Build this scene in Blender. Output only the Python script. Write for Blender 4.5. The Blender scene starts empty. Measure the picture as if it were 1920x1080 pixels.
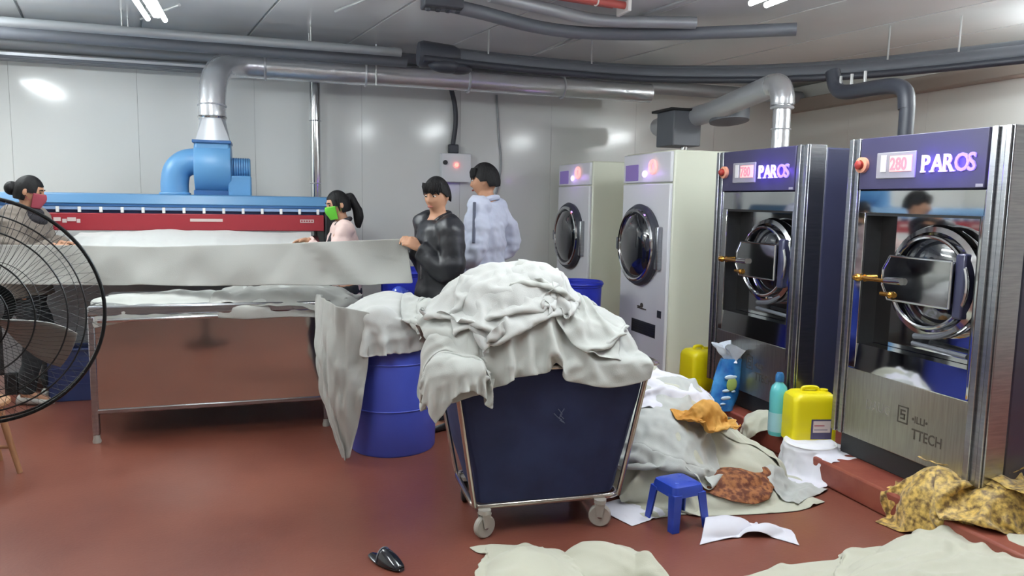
import bpy, bmesh, math
import numpy as np
from mathutils import Matrix, Vector

# ---------------------------------------------------------------- camera, world, exposure
SC = bpy.context.scene
COL = SC.collection
cd = bpy.data.cameras.new('camera'); cam = bpy.data.objects.new('camera', cd); COL.objects.link(cam)
CAMR = [[0.951, 0.020, -0.309], [-0.309, 0.114, -0.944], [0.017, 0.993, 0.115]]
_x = Vector((0.951, -0.309, 0.017)).normalized()
_z = Vector((-0.309, -0.944, 0.115)); _z = (_z - _x * _z.dot(_x)).normalized()
_y = _z.cross(_x)
cam.matrix_world = Matrix(((_x.x, _y.x, _z.x, 0), (_x.y, _y.y, _z.y, 0), (_x.z, _y.z, _z.z, 1.55), (0, 0, 0, 1)))
cd.sensor_width = 36; cd.lens = 1407 / 1920 * 36; cd.clip_start = 0.05
SC.camera = cam
w = bpy.data.worlds.new('world'); SC.world = w; w.use_nodes = True
w.node_tree.nodes['Background'].inputs[0].default_value = (0.6, 0.65, 0.7, 1)
w.node_tree.nodes['Background'].inputs[1].default_value = 0.02
SC.view_settings.view_transform = 'Standard'; SC.view_settings.look = 'None'
SC.view_settings.gamma = 1; SC.view_settings.use_curve_mapping = False
SC.view_settings.exposure = 0.0
LAMP = 112.0     # brightness of the fluorescent diffusers

RNG = np.random.RandomState(7)
R = math.radians

# ---------------------------------------------------------------- helpers
def lin(c):
    return tuple(((v / 255) / 12.92 if v / 255 <= .04045 else ((v / 255 + .055) / 1.055) ** 2.4) for v in c) + (1,)

MATS = {}
def mat(name, col, rough=.5, metal=0, spec=.5, col2=None, nscale=6, bump=0, bscale=40, fold=0, fscale=7, coat=0, emit=None, estr=0, trans=0, stretch=None, alpha=1, sheen=0, detail=4, ramp=(.35, .65)):
    m = bpy.data.materials.new(name); m.use_nodes = True
    nt = m.node_tree; b = nt.nodes['Principled BSDF']; I = b.inputs
    I['Base Color'].default_value = lin(col); I['Roughness'].default_value = rough; I['Metallic'].default_value = metal
    I['Specular IOR Level'].default_value = spec; I['Coat Weight'].default_value = coat
    I['Coat Roughness'].default_value = .08
    I['Transmission Weight'].default_value = trans; I['Alpha'].default_value = alpha
    I['Sheen Weight'].default_value = sheen
    if emit: I['Emission Color'].default_value = lin(emit); I['Emission Strength'].default_value = estr
    if col2 or bump or fold:
        tc = nt.nodes.new('ShaderNodeTexCoord'); mp = nt.nodes.new('ShaderNodeMapping')
        nt.links.new(tc.outputs['Object'], mp.inputs[0])
        if stretch: mp.inputs['Scale'].default_value = stretch
    if col2:
        n = nt.nodes.new('ShaderNodeTexNoise'); n.inputs['Scale'].default_value = nscale; n.inputs['Detail'].default_value = detail
        nt.links.new(mp.outputs[0], n.inputs['Vector'])
        r = nt.nodes.new('ShaderNodeValToRGB'); r.color_ramp.elements[0].position = ramp[0]; r.color_ramp.elements[1].position = ramp[1]
        r.color_ramp.elements[0].color = lin(col); r.color_ramp.elements[1].color = lin(col2)
        nt.links.new(n.outputs['Fac'], r.inputs[0]); nt.links.new(r.outputs[0], I['Base Color'])
    if bump:
        n = nt.nodes.new('ShaderNodeTexNoise'); n.inputs['Scale'].default_value = bscale; n.inputs['Detail'].default_value = 3
        nt.links.new(mp.outputs[0], n.inputs['Vector'])
        bp = nt.nodes.new('ShaderNodeBump'); bp.inputs['Strength'].default_value = bump; bp.inputs['Distance'].default_value = .01
        nt.links.new(n.outputs['Fac'], bp.inputs['Height']); nt.links.new(bp.outputs[0], I['Normal'])
    if fold:
        n = nt.nodes.new('ShaderNodeTexNoise'); n.noise_type = 'RIDGED_MULTIFRACTAL'; n.inputs['Scale'].default_value = fscale; n.inputs['Detail'].default_value = 2; n.inputs['Distortion'].default_value = .8
        nt.links.new(mp.outputs[0], n.inputs['Vector'])
        b2 = nt.nodes.new('ShaderNodeBump'); b2.inputs['Strength'].default_value = fold; b2.inputs['Distance'].default_value = .012
        nt.links.new(n.outputs['Fac'], b2.inputs['Height'])
        if bump: nt.links.new(bp.outputs[0], b2.inputs['Normal'])
        nt.links.new(b2.outputs[0], I['Normal'])
    MATS[name] = m
    return m

def tag(o, label=None, cat=None, group=None, kind=None):
    if label: o['label'] = label
    if cat: o['category'] = cat
    if group: o['group'] = group
    if kind: o['kind'] = kind
    return o

def thing(name, label, cat, loc, group=None):
    o = bpy.data.objects.new(name, None); COL.objects.link(o); o.location = loc; o.empty_display_size = .1
    return tag(o, label, cat, group)

def origin(o):
    v = Vector((0, 0, 0))
    while o is not None:
        v += o.location; o = o.parent
    return v

def copy_tree(o, parent=None):
    c = o.copy(); COL.objects.link(c)
    if parent: c.parent = parent
    for ch in list(o.children): copy_tree(ch, c)
    return c

def unit(v):
    v = np.array(v, float); return v / max(1e-9, np.linalg.norm(v))

def frames(pts):
    """parallel transported normals along a polyline"""
    P = np.array(pts, float); T = np.gradient(P, axis=0)
    T = T / np.maximum(1e-9, np.linalg.norm(T, axis=1))[:, None]
    a = np.array([0, 0, 1.]) if abs(T[0][2]) < .9 else np.array([1., 0, 0])
    n = unit(np.cross(T[0], a)); N = []
    for t in T:
        n = unit(n - t * n.dot(t)); N.append(n)
    N = np.array(N); return P, T, N, np.cross(T, N)

def smooth_path(pts, n=24):
    """Catmull-Rom through the points"""
    P = np.array(pts, float); P = np.vstack([2 * P[0] - P[1], P, 2 * P[-1] - P[-2]])
    out = []; m = len(P) - 3; per = max(2, n // m)
    for i in range(m):
        a, b, c, d = P[i:i + 4]
        for t in np.linspace(0, 1, per, endpoint=(i == m - 1)):
            out.append(.5 * ((2 * b) + (c - a) * t + (2 * a - 5 * b + 4 * c - d) * t * t + (3 * b - a - 3 * c + d) * t ** 3))
    return np.array(out)

class MB:
    def __init__(s): s.v = []; s.f = []
    def add(s, V, F):
        o = len(s.v); s.v.extend([tuple(map(float, p)) for p in V]); s.f.extend([tuple(i + o for i in f) for f in F]); return s
    def box(s, x0, x1, y0, y1, z0, z1):
        return s.add([(x0, y0, z0), (x1, y0, z0), (x1, y1, z0), (x0, y1, z0), (x0, y0, z1), (x1, y0, z1), (x1, y1, z1), (x0, y1, z1)],
                     [(3, 2, 1, 0), (4, 5, 6, 7), (0, 1, 5, 4), (1, 2, 6, 5), (2, 3, 7, 6), (3, 0, 4, 7)])
    def hexa(s, P):   # 8 points: bottom ring (4), top ring (4)
        return s.add(P, [(3, 2, 1, 0), (4, 5, 6, 7), (0, 1, 5, 4), (1, 2, 6, 5), (2, 3, 7, 6), (3, 0, 4, 7)])
    def rings(s, rs, cap=True, closed=False):
        n = len(rs[0]); V = [p for r in rs for p in r]; F = []
        m = len(rs)
        for i in range(m if closed else m - 1):
            for j in range(n):
                a = i * n + j; b = i * n + (j + 1) % n; i2 = (i + 1) % m
                F.append((a, b, i2 * n + (j + 1) % n, i2 * n + j))
        if cap and not closed:
            F.append(tuple(range(n))[::-1]); F.append(tuple((m - 1) * n + j for j in range(n)))
        return s.add(V, F)
    def tube(s, pts, r, seg=10, closed=False, flat=1.0, cap=True):
        P, T, N, B = frames(list(pts) + ([pts[0]] if closed else []))
        if closed:
            P, N, B = P[:-1], N[:-1], B[:-1]
        rr = np.broadcast_to(np.array(r, float), (len(P),)) if np.ndim(r) == 0 or len(np.atleast_1d(r)) == len(P) else np.interp(np.linspace(0, 1, len(P)), np.linspace(0, 1, len(r)), r)
        A = np.arange(seg) / seg * 2 * math.pi
        rs = [[P[i] + rr[i] * (N[i] * math.cos(a) + B[i] * math.sin(a) * flat) for a in A] for i in range(len(P))]
        return s.rings(rs, cap, closed)
    def cyl(s, p0, p1, r0, r1=None, seg=20):
        r1 = r0 if r1 is None else r1
        return s.tube([p0, p1], [r0, r1], seg)
    def lathe(s, prof, c, axis=(0, 0, 1), seg=32, cap=True):
        ax = unit(axis); a = np.array([0, 0, 1.]) if abs(ax[2]) < .9 else np.array([1., 0, 0])
        n = unit(np.cross(ax, a)); b = np.cross(ax, n); c = np.array(c, float)
        A = np.arange(seg) / seg * 2 * math.pi
        return s.rings([[c + ax * h + r * (n * math.cos(t) + b * math.sin(t)) for t in A] for r, h in prof], cap)
    def ring(s, c, axis, Rr, r, seg=40, rs=8):
        ax = unit(axis); a = np.array([0, 0, 1.]) if abs(ax[2]) < .9 else np.array([1., 0, 0])
        n = unit(np.cross(ax, a)); b = np.cross(ax, n); c = np.array(c, float)
        return s.rings([[c + (n * math.cos(t) + b * math.sin(t)) * (Rr + r * math.cos(q)) + ax * r * math.sin(q) for q in np.arange(rs) / rs * 2 * math.pi]
                        for t in np.arange(seg) / seg * 2 * math.pi], False, True)
    def ell(s, c, r, seg=16, rg=10, M=None):
        c = np.array(c, float); V = []; F = []
        for i in range(rg + 1):
            th = math.pi * i / rg
            for j in range(seg):
                ph = 2 * math.pi * j / seg
                p = np.array([math.sin(th) * math.cos(ph) * r[0], math.sin(th) * math.sin(ph) * r[1], math.cos(th) * r[2]])
                V.append(c + (M @ p if M is not None else p))
        for i in range(rg):
            for j in range(seg):
                F.append((i * seg + j, (i + 1) * seg + j, (i + 1) * seg + (j + 1) % seg, i * seg + (j + 1) % seg))
        return s.add(V, F)
    def grid(s, P, flip=False):
        n, m = P.shape[:2]; F = []
        for i in range(n - 1):
            for j in range(m - 1):
                q = (i * m + j, i * m + j + 1, (i + 1) * m + j + 1, (i + 1) * m + j)
                F.append(q[::-1] if flip else q)
        return s.add(P.reshape(-1, 3), F)
    def mesh(s, name, org):
        me = bpy.data.meshes.new(name); ox, oy, oz = org
        me.from_pydata([(x - ox, y - oy, z - oz) for x, y, z in s.v], [], s.f)
        bm = bmesh.new(); bm.from_mesh(me); bmesh.ops.remove_doubles(bm, verts=bm.verts, dist=1e-5)
        bmesh.ops.recalc_face_normals(bm, faces=bm.faces); bm.to_mesh(me); bm.free()
        return me
    def build(s, name, m, parent=None, bevel=0, smooth=True, label=None, cat=None, group=None, kind=None, sub=0, seg=2, org=None):
        if parent is not None: og = origin(parent)
        elif org is not None: og = Vector(org)
        else:
            A = np.array(s.v); og = Vector(((A[:, 0].min() + A[:, 0].max()) / 2, (A[:, 1].min() + A[:, 1].max()) / 2, A[:, 2].min()))
        me = s.mesh(name, og); o = bpy.data.objects.new(name, me); COL.objects.link(o)
        if parent is not None: o.parent = parent
        else: o.location = og
        me.materials.append(MATS[m] if isinstance(m, str) else m)
        if smooth:
            me.shade_smooth(); me.set_sharp_from_angle(angle=R(38))
        if bevel:
            md = o.modifiers.new('bevel', 'BEVEL'); md.width = bevel; md.segments = seg; md.limit_method = 'ANGLE'; md.angle_limit = R(40)
        if sub:
            md = o.modifiers.new('sub', 'SUBSURF'); md.levels = sub; md.render_levels = sub
        return tag(o, label, cat, group, kind)

def text(name, body, size, M, m, parent, ext=.002, bold=0, sx=1.0, label=None):
    cu = bpy.data.curves.new('t', 'FONT'); cu.body = body; cu.size = size; cu.extrude = ext; cu.offset = bold; cu.resolution_u = 3
    t = bpy.data.objects.new('t', cu); COL.objects.link(t)
    dg = bpy.context.evaluated_depsgraph_get(); me = bpy.data.meshes.new_from_object(t.evaluated_get(dg))
    bpy.data.objects.remove(t); bpy.data.curves.remove(cu)
    me.transform(Matrix.Translation(-origin(parent)) @ M @ Matrix.Diagonal((sx, 1, 1, 1)))
    me.name = name; me.materials.clear(); me.materials.append(MATS[m])
    o = bpy.data.objects.new(name, me); COL.objects.link(o); o.parent = parent
    return tag(o, label)

def wob(P, k, amp, seed, octv=3):
    """smooth pseudo-noise from random sines"""
    r = np.random.RandomState(seed); out = np.zeros(P.shape[:-1])
    for o in range(octv):
        for _ in range(5):
            d = r.normal(size=3); d /= np.linalg.norm(d)
            out += amp * .5 ** o / 2.2 * np.sin(P @ d * k * 2 ** o * (.7 + .6 * r.rand()) + r.rand() * 6.28)
    return out

# ---------------------------------------------------------------- cloth: a small position based solver
def collide(X, prims, Q=None, fr=.6):
    for p in prims:
        k = p[0]
        if k == 'z':
            h = X[..., 2] < p[1]
            X[..., 2] = np.where(h, p[1], X[..., 2])
            if Q is not None: 
                Q[h] += (X[h] - Q[h]) * fr
        elif k == 'ell':
            c, r = np.array(p[1]), np.array(p[2])
            d = (X - c) / r; l = np.linalg.norm(d, axis=-1); h = l < 1
            if h.any():
                X[h] = c + (X[h] - c) / np.maximum(l[h], .05)[:, None]
                if Q is not None: Q[h] += (X[h] - Q[h]) * fr
        elif k == 'cyl':
            c, r, top = np.array(p[1]), p[2], p[3]
            d = X[..., :2] - c; l = np.linalg.norm(d, axis=-1)
            h = (l < r) & (X[..., 2] < top)
            if h.any():
                up = h & ((top - X[..., 2]) < (r - l)); sd = h & ~up
                X[..., 2] = np.where(up, top, X[..., 2])
                X[sd, :2] = c + d[sd] / np.maximum(l[sd], .01)[:, None] * r
                if Q is not None: Q[h] += (X[h] - Q[h]) * fr
        elif k == 'box':   # lo, hi, yaw, pivot
            lo, hi, yaw = np.array(p[1], float), np.array(p[2], float), p[3]
            c = (lo + hi) / 2; hs = (hi - lo) / 2; ca, sa = math.cos(yaw), math.sin(yaw)
            D = X - c; L = np.stack([D[..., 0] * ca + D[..., 1] * sa, -D[..., 0] * sa + D[..., 1] * ca, D[..., 2]], -1)
            pen = hs - np.abs(L); h = (pen > 0).all(-1)
            if h.any():
                l = L[h]; pn = pen[h].copy(); pn[:, 2] = np.where(l[:, 2] < 0, 9, pn[:, 2]); a = pn.argmin(1); i = np.arange(len(a))
                l[i, a] = np.where(l[i, a] < 0, -hs[a], hs[a])
                X[h] = c + np.stack([l[:, 0] * ca - l[:, 1] * sa, l[:, 0] * sa + l[:, 1] * ca, l[:, 2]], -1)
                if Q is not None: Q[h] += (X[h] - Q[h]) * fr
        elif k == 'hf':
            x0, y0, ds, H = p[1:5]
            gx = np.clip((X[..., 0] - x0) / ds, 0, H.shape[0] - 1.001); gy = np.clip((X[..., 1] - y0) / ds, 0, H.shape[1] - 1.001)
            i, j = gx.astype(int), gy.astype(int); a, b = gx - i, gy - j
            z = (H[i, j] * (1 - a) + H[i + 1, j] * a) * (1 - b) + (H[i, j + 1] * (1 - a) + H[i + 1, j + 1] * a) * b + .008
            h = (X[..., 2] < z) & (X[..., 2] > z - .2)
            X[..., 2] = np.where(h, z, X[..., 2])
            if Q is not None: Q[h] += (X[h] - Q[h]) * fr

def hfield(X, ds=.03, base=-1):
    P = X.reshape(-1, 3); x0, y0 = P[:, 0].min() - ds, P[:, 1].min() - ds
    n, m = int((P[:, 0].max() - x0) / ds) + 3, int((P[:, 1].max() - y0) / ds) + 3
    H = np.full((n, m), float(base)); np.maximum.at(H, (((P[:, 0] - x0) / ds + .5).astype(int), ((P[:, 1] - y0) / ds + .5).astype(int)), P[:, 2])
    for _ in range(2):
        N = np.max([np.roll(H, (a, b), (0, 1)) for a in (-1, 0, 1) for b in (-1, 0, 1)], axis=0); H = np.where(H <= base + .01, N - .004 * (N > base + .01), H)
    return ('hf', x0, y0, ds, H)

def drape(P, scale=1.15, prims=(), steps=70, it=7, seed=0, amp=.03, pins=None, bend=.3, g=6, fr=.8, kn=14, damp=.93):
    X = P.copy(); n, m = X.shape[:2]
    def sl(a, b, n): return slice(a, b, None)
    C = []
    def fam(di, dj, k, st=2):
        A = X[max(0, -di):n - max(0, di), max(0, -dj):m - max(0, dj)]
        for s in range(2):
            for t in (range(1)):
                if di:
                    I = np.arange(0, n - abs(di)); I = I[(I // abs(di)) % 2 == s]; J = np.arange(0, m - abs(dj)) + (abs(dj) if dj < 0 else 0)
                else:
                    I = np.arange(0, n); J = np.arange(0, m - abs(dj)); J = J[(J // abs(dj)) % 2 == s]
                if len(I) == 0 or len(J) == 0: continue
                a = np.ix_(I, J); b = np.ix_(I + di, J + dj)
                C.append((a, b, np.linalg.norm((P[a] - P[b])[..., :2], axis=-1) * scale, k))
    fam(1, 0, 1); fam(0, 1, 1); fam(1, 1, .6); fam(1, -1, .6); fam(2, 0, bend); fam(0, 2, bend)
    # normal noise to start the buckling
    U = np.gradient(P, axis=0); V = np.gradient(P, axis=1); N = np.cross(U, V); N /= np.maximum(1e-9, np.linalg.norm(N, axis=-1))[..., None]
    N = np.where(N[..., 2:] < 0, -N, N)
    X = P + N * np.abs(wob(P, kn, amp, seed))[..., None]
    r = np.random.RandomState(seed + 5)
    X[..., 0] += wob(P, kn, amp * .7, seed + 1); X[..., 1] += wob(P, kn, amp * .7, seed + 2)
    if pins is not None: pp = P[pins]
    Q = X.copy(); dt = 1 / 60
    for _ in range(steps):
        V = (X - Q) * damp; Q = X.copy(); X = X + V; X[..., 2] -= g * dt * dt
        for _i in range(it):
            for a, b, L, k in C:
                xa, xb = X[a], X[b]; d = xb - xa; l = np.linalg.norm(d, axis=-1)
                c = (d * ((l - L) / np.maximum(l, 1e-6) * .5 * k)[..., None])
                X[a] = xa + c; X[b] = xb - c
            if pins is not None: X[pins] = pp
        collide(X, prims, Q, fr)
    return X

def sheet(cx, cy, z, wx, wy, yaw=0, n=44, squash=1.0):
    """flat grid of cloth centred at cx, cy"""
    m = max(8, int(n * wy / wx)); a = np.linspace(-wx / 2, wx / 2, n); b = np.linspace(-wy / 2, wy / 2, m)
    A, B = np.meshgrid(a, b, indexing='ij'); c, s = math.cos(yaw), math.sin(yaw)
    return np.stack([cx + A * c - B * s, cy + A * s + B * c, np.full_like(A, z)], -1)

def disc(cx, cy, z, r, n=44, yaw=0):
    a = np.linspace(-1, 1, n); A, B = np.meshgrid(a, a, indexing='ij')
    u, v = A * np.sqrt(1 - B * B / 2), B * np.sqrt(1 - A * A / 2); c, s = math.cos(yaw), math.sin(yaw)
    return np.stack([cx + r * (u * c - v * s), cy + r * (u * s + v * c), np.full_like(A, z)], -1)

def lay(P, prims, dz=0):
    """drop a flat sheet onto the shapes below: start just above the surface"""
    X = P.copy(); X[..., 2] = np.where(P[..., 2] > .8, .8, 0)
    for p in prims:
        if p[0] == 'ell':
            c, r = p[1], p[2]; q = 1 - ((X[..., 0] - c[0]) / r[0]) ** 2 - ((X[..., 1] - c[1]) / r[1]) ** 2
            X[..., 2] = np.maximum(X[..., 2], np.where(q > 0, c[2] + r[2] * np.sqrt(np.maximum(q, 0)), 0))
        elif p[0] == 'hf':
            x0, y0, ds, H = p[1:5]
            i = ((X[..., 0] - x0) / ds).astype(int); j = ((X[..., 1] - y0) / ds).astype(int)
            ok = (i >= 0) & (j >= 0) & (i < H.shape[0]) & (j < H.shape[1])
            X[..., 2] = np.maximum(X[..., 2], np.where(ok, H[np.clip(i, 0, H.shape[0] - 1), np.clip(j, 0, H.shape[1] - 1)], 0))
        elif p[0] == 'box':
            c = (np.array(p[1]) + np.array(p[2])) / 2; h = (np.array(p[2]) - np.array(p[1])) / 2
            ok = (np.abs(X[..., 0] - c[0]) < h[0]) & (np.abs(X[..., 1] - c[1]) < h[1]); X[..., 2] = np.maximum(X[..., 2], np.where(ok, p[2][2], 0))
        elif p[0] == 'z': X[..., 2] = np.maximum(X[..., 2], p[1])
    for _ in range(3):
        Z = np.pad(X[..., 2], 1, mode='edge'); X[..., 2] = (Z[1:-1, 1:-1] * 2 + Z[:-2, 1:-1] + Z[2:, 1:-1] + Z[1:-1, :-2] + Z[1:-1, 2:]) / 6
    X[..., 2] += .015 + dz
    return X

def crease(X, amp, k=9, seed=0):
    """sharp little folds along the surface normal"""
    N = np.cross(np.gradient(X, axis=0), np.gradient(X, axis=1)); N /= np.maximum(1e-9, np.linalg.norm(N, axis=-1))[..., None]
    N = np.where(N[..., 2:] < -.2, -N, N)
    r = np.random.RandomState(seed); Wp = X + np.stack([wob(X, k * .6, .10, seed + i, 2) for i in range(3)], -1); f = 0
    for o in range(6):
        d = r.normal(size=3); d[2] *= .5; d /= np.linalg.norm(d); q = Wp @ d * k * (1 + .45 * o) + r.rand() * 6.28
        f = f + amp * (1 - 1.6 * np.abs(np.sin(q)) ** .6) / (1.3 + .45 * o)
    return X + N * f[..., None] * .8

def cloth(name, X, m, label, cat, group=None, sub=1, parent=None, th=.004, cr=.0, ck=9):
    if cr: X = crease(X, cr, ck, int(abs(X[0, 0, 0]) * 1000) % 997); X[..., 2] = np.maximum(X[..., 2], .004)
    b = MB(); b.grid(X)
    o = b.build(name, m, parent, smooth=True, label=label, cat=cat, group=group)
    o.data.shade_smooth()
    for e in o.data.attributes: 
        if e.name == 'sharp_edge': o.data.attributes.remove(e); break
    sd = o.modifiers.new('thick', 'SOLIDIFY'); sd.thickness = th; sd.offset = 0
    if sub:
        md = o.modifiers.new('sub', 'SUBSURF'); md.levels = 1; md.render_levels = sub
    return o

# ---------------------------------------------------------------- materials
mat('wall', (232, 234, 232), .13, spec=.5, bump=.04, bscale=2.2)
mat('wall_plain', (236, 236, 230), .3)
mat('ceil', (226, 228, 228), .22, spec=.8, col2=(232, 234, 234), nscale=1.2, bump=.05, bscale=3, coat=.25)
mat('seam', (176, 180, 180), .5)
mat('floor', (109, 60, 48), .33, col2=(125, 74, 60), nscale=1.6, bump=.06, bscale=60, detail=6)
mat('plinth', (120, 54, 44), .42, col2=(140, 76, 60), nscale=5, bump=.1, bscale=50)
mat('beam', (168, 158, 148), .6)
mat('steel', (176, 178, 182), .27, 1, col2=(160, 163, 168), nscale=9, stretch=(1, 1, 12), bump=.02, bscale=80)
mat('brushed', (170, 168, 160), .34, 1, col2=(156, 154, 146), nscale=6, stretch=(14, 14, 1))
mat('mirror', (205, 206, 206), .05, 1, bump=.01, bscale=3)
mat('mirror_table', (206, 200, 194), .09, 1, bump=.05, bscale=4)
mat('chrome', (200, 202, 204), .1, 1)
mat('darkglass', (28, 30, 36), .04, spec=.8, coat=1)
mat('navy_side', (52, 54, 78), .3, coat=.3)
mat('black', (24, 25, 28), .45)
mat('base_black', (38, 40, 42), .5)
mat('panel', (58, 55, 86), .35)
mat('disp', (150, 148, 156), .4)
mat('gauge', (206, 206, 204), .4, emit=(220, 220, 215), estr=.15)
mat('led_red', (230, 110, 120), .4, emit=(255, 110, 125), estr=1.3)
mat('led_pink', (230, 150, 150), .4, emit=(255, 170, 165), estr=1.1)
mat('led_violet', (150, 130, 240), .4, emit=(150, 124, 255), estr=1.0)
mat('led_white', (225, 215, 250), .4, emit=(226, 206, 255), estr=1.15)
mat('led_lilac', (190, 176, 250), .4, emit=(190, 176, 255), estr=1.1)
mat('led_screen', (110, 96, 130), .3, emit=(120, 96, 190), estr=.35)
mat('estop_ring', (214, 150, 120), .4)
mat('estop', (150, 48, 40), .4)
mat('engrave', (70, 64, 56), .6)
mat('engrave_pale', (126, 124, 118), .5)
mat('brass', (196, 148, 70), .25, 1)
mat('dryer', (226, 230, 212), .3)
mat('dryer_front', (228, 230, 234), .32)
mat('vent', (44, 46, 54), .5)
mat('blue', (78, 124, 164), .38)
mat('blower_blue', (98, 152, 198), .36)
mat('blue_deep', (50, 96, 150), .4)
mat('blue_pale', (128, 156, 196), .4)
mat('slot', (28, 44, 84), .6)
mat('red', (146, 40, 50), .4)
mat('white', (232, 232, 230), .5)
mat('linen', (186, 189, 184), .85, sheen=.2, bump=.12, bscale=220, fold=.6, fscale=7)
mat('linen_b', (193, 195, 192), .85, sheen=.2, bump=.12, bscale=220, fold=.6, fscale=7)
mat('linen_cream', (193, 193, 175), .85, sheen=.2, bump=.12, bscale=220, fold=.6, fscale=7)
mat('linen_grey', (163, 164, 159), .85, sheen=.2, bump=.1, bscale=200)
mat('linen_white', (224, 224, 232), .8, sheen=.2, fold=.4, fscale=8)
mat('ochre', (186, 128, 44), .75, col2=(206, 158, 78), nscale=7, bump=.15, bscale=60)
mat('brown_print', (92, 46, 26), .8, col2=(150, 96, 56), nscale=34, bump=.2, bscale=60, ramp=(.42, .6))
mat('gold', (96, 70, 26), .5, col2=(212, 178, 92), nscale=38, bump=.35, bscale=40, sheen=.3, fold=.6, fscale=9, ramp=(.36, .62))
mat('barrel', (76, 92, 196), .42, bump=.02, bscale=8)
mat('barrel_blue', (38, 52, 180), .4)
mat('film', (70, 96, 214), .2, spec=.7, bump=.4, bscale=18)
mat('navy_bag', (28, 36, 74), .75, col2=(36, 46, 86), nscale=5, bump=.2, bscale=14)
mat('bag_mark', (92, 98, 120), .8)
mat('cart_tube', (190, 184, 176), .22, 1)
mat('caster', (168, 164, 156), .5)
mat('rubber', (44, 42, 42), .6)
mat('stool', (38, 66, 168), .35)
mat('yellow', (224, 208, 14), .4)
mat('label_white', (206, 190, 186), .5)
mat('label_dark', (72, 66, 96), .5)
mat('teal', (94, 186, 190), .25, coat=.4)
mat('bottle_clear', (150, 196, 206), .2, coat=.4)
mat('cap_blue', (38, 98, 150), .4)
mat('bag_blue', (26, 92, 170), .2, col2=(66, 150, 214), nscale=9, bump=.3, bscale=14, coat=.5)
mat('bag_clear', (206, 214, 224), .15, bump=.6, bscale=20, coat=.6)
mat('bag_print', (200, 222, 236), .4)
mat('bag_patch', (150, 170, 90), .4)
mat('duct', (222, 224, 228), .27, .7, bump=.5, bscale=12)
mat('duct_plain', (200, 203, 208), .4, .5, bump=.08, bscale=6)
mat('pipe_dark', (104, 108, 116), .5)
mat('pipe_black', (54, 57, 66), .45)
mat('pipe_grey', (158, 162, 166), .45, .3)
mat('pipe_red', (178, 84, 76), .4)
mat('rod', (188, 190, 190), .35, .8)
mat('cage', (44, 48, 50), .4, .5)
mat('blade', (160, 164, 160), .45)
mat('wood', (170, 128, 94), .5, col2=(148, 106, 74), nscale=8, stretch=(1, 1, .2))
mat('skin', (190, 144, 116), .55, spec=.35)
mat('skin_b', (182, 136, 108), .55, spec=.35)
mat('lips', (172, 100, 90), .5)
mat('hair', (17, 16, 18), .62, spec=.25, bump=.5, bscale=90, stretch=(1, 1, .25))
mat('eye', (226, 222, 216), .3)
mat('iris', (30, 22, 18), .2)
mat('leather', (26, 28, 34), .42, spec=.5, bump=.35, bscale=14)
mat('shirt', (192, 198, 216), .8, bump=.15, bscale=30)
mat('stripe', (84, 88, 104), .8)
mat('maroon', (62, 44, 52), .8)
mat('belt_white', (200, 200, 206), .7)
mat('pink', (222, 196, 190), .8, bump=.2, bscale=30)
mat('grey_top', (116, 108, 100), .85, bump=.3, bscale=40)
mat('scarf', (40, 38, 44), .85, bump=.3, bscale=60)
mat('pants_dark', (36, 40, 44), .8)
mat('shoe', (186, 186, 182), .6)
mat('mask_green', (92, 186, 50), .6)
mat('mask_red', (150, 62, 76), .75)
mat('tube', (255, 255, 255), .4, emit=(243, 250, 252), estr=LAMP)
mat('housing', (228, 230, 230), .4)
mat('signal', (255, 90, 80), .4, emit=(255, 90, 80), estr=6)
mat('slipper', (22, 26, 34), .18, coat=.6)
mat('crate', (44, 58, 104), .45)

# ---------------------------------------------------------------- room
ZC = 3.05; YB = 8.4; XR = 6.5; XL = -3.4; YF = -2.6
def struct(name, mb, m, **k):
    o = mb.build(name, m, kind='structure', **k); return o
struct('floor', MB().box(XL - .1, XR + .1, YF - .1, YB + .1, -.1, 0), 'floor', smooth=False)
cw = struct('ceiling', MB().box(XL - .1, XR + .1, YF - .1, YB + .1, ZC + .02, ZC + .12), 'seam', smooth=False)
# ceiling boards, their joints run a little askew of the room
ang = R(10); n0 = np.array([math.cos(ang), math.sin(ang)]); t0 = np.array([-math.sin(ang), math.cos(ang)])
k = 0
def clip(poly, a, b):      # keep points with n.p in [a, b], n = n0
    def half(poly, f):
        out = []
        for i in range(len(poly)):
            p, q = poly[i], poly[(i + 1) % len(poly)]; fp, fq = f(p), f(q)
            if fp >= 0: out.append(p)
            if fp * fq < 0: out.append(p + (q - p) * fp / (fp - fq))
        return out
    poly = half(poly, lambda p: p @ n0 - a)
    return half(poly, lambda p: b - p @ n0) if poly else poly
room = [np.array(p) for p in ((XL, YF), (XR, YF), (XR, YB), (XL, YB))]
for a in np.arange(-4.2, 7, .9):
    pl = clip(room, a + .012, a + .9 - .012)
    if len(pl) < 3: continue
    nn = len(pl); V = [(p[0], p[1], ZC) for p in pl] + [(p[0], p[1], ZC + .02) for p in pl]
    MB().add(V, [tuple(range(nn))[::-1], tuple(range(nn, 2 * nn))] + [(i, (i + 1) % nn, nn + (i + 1) % nn, nn + i) for i in range(nn)]).build('ceiling_board', 'ceil', cw, smooth=False)
wb = struct('wall_back', MB().box(XL - .1, XR + .1, YB + .012, YB + .14, 0, ZC + .02), 'seam', smooth=False)
xs = np.arange(XL, XR + .01, 1.1)
for x in xs:
    x1 = min(x + 1.1, XR)
    if x1 - x > .1: MB().box(x + .0012, x1 - .0012, YB, YB + .012, 0, ZC + .01).build('wall_panel', 'wall', wb, smooth=False)
wr = struct('wall_right', MB().box(XR + .012, XR + .14, YF, YB, 0, ZC + .02), 'seam', smooth=False)
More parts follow.
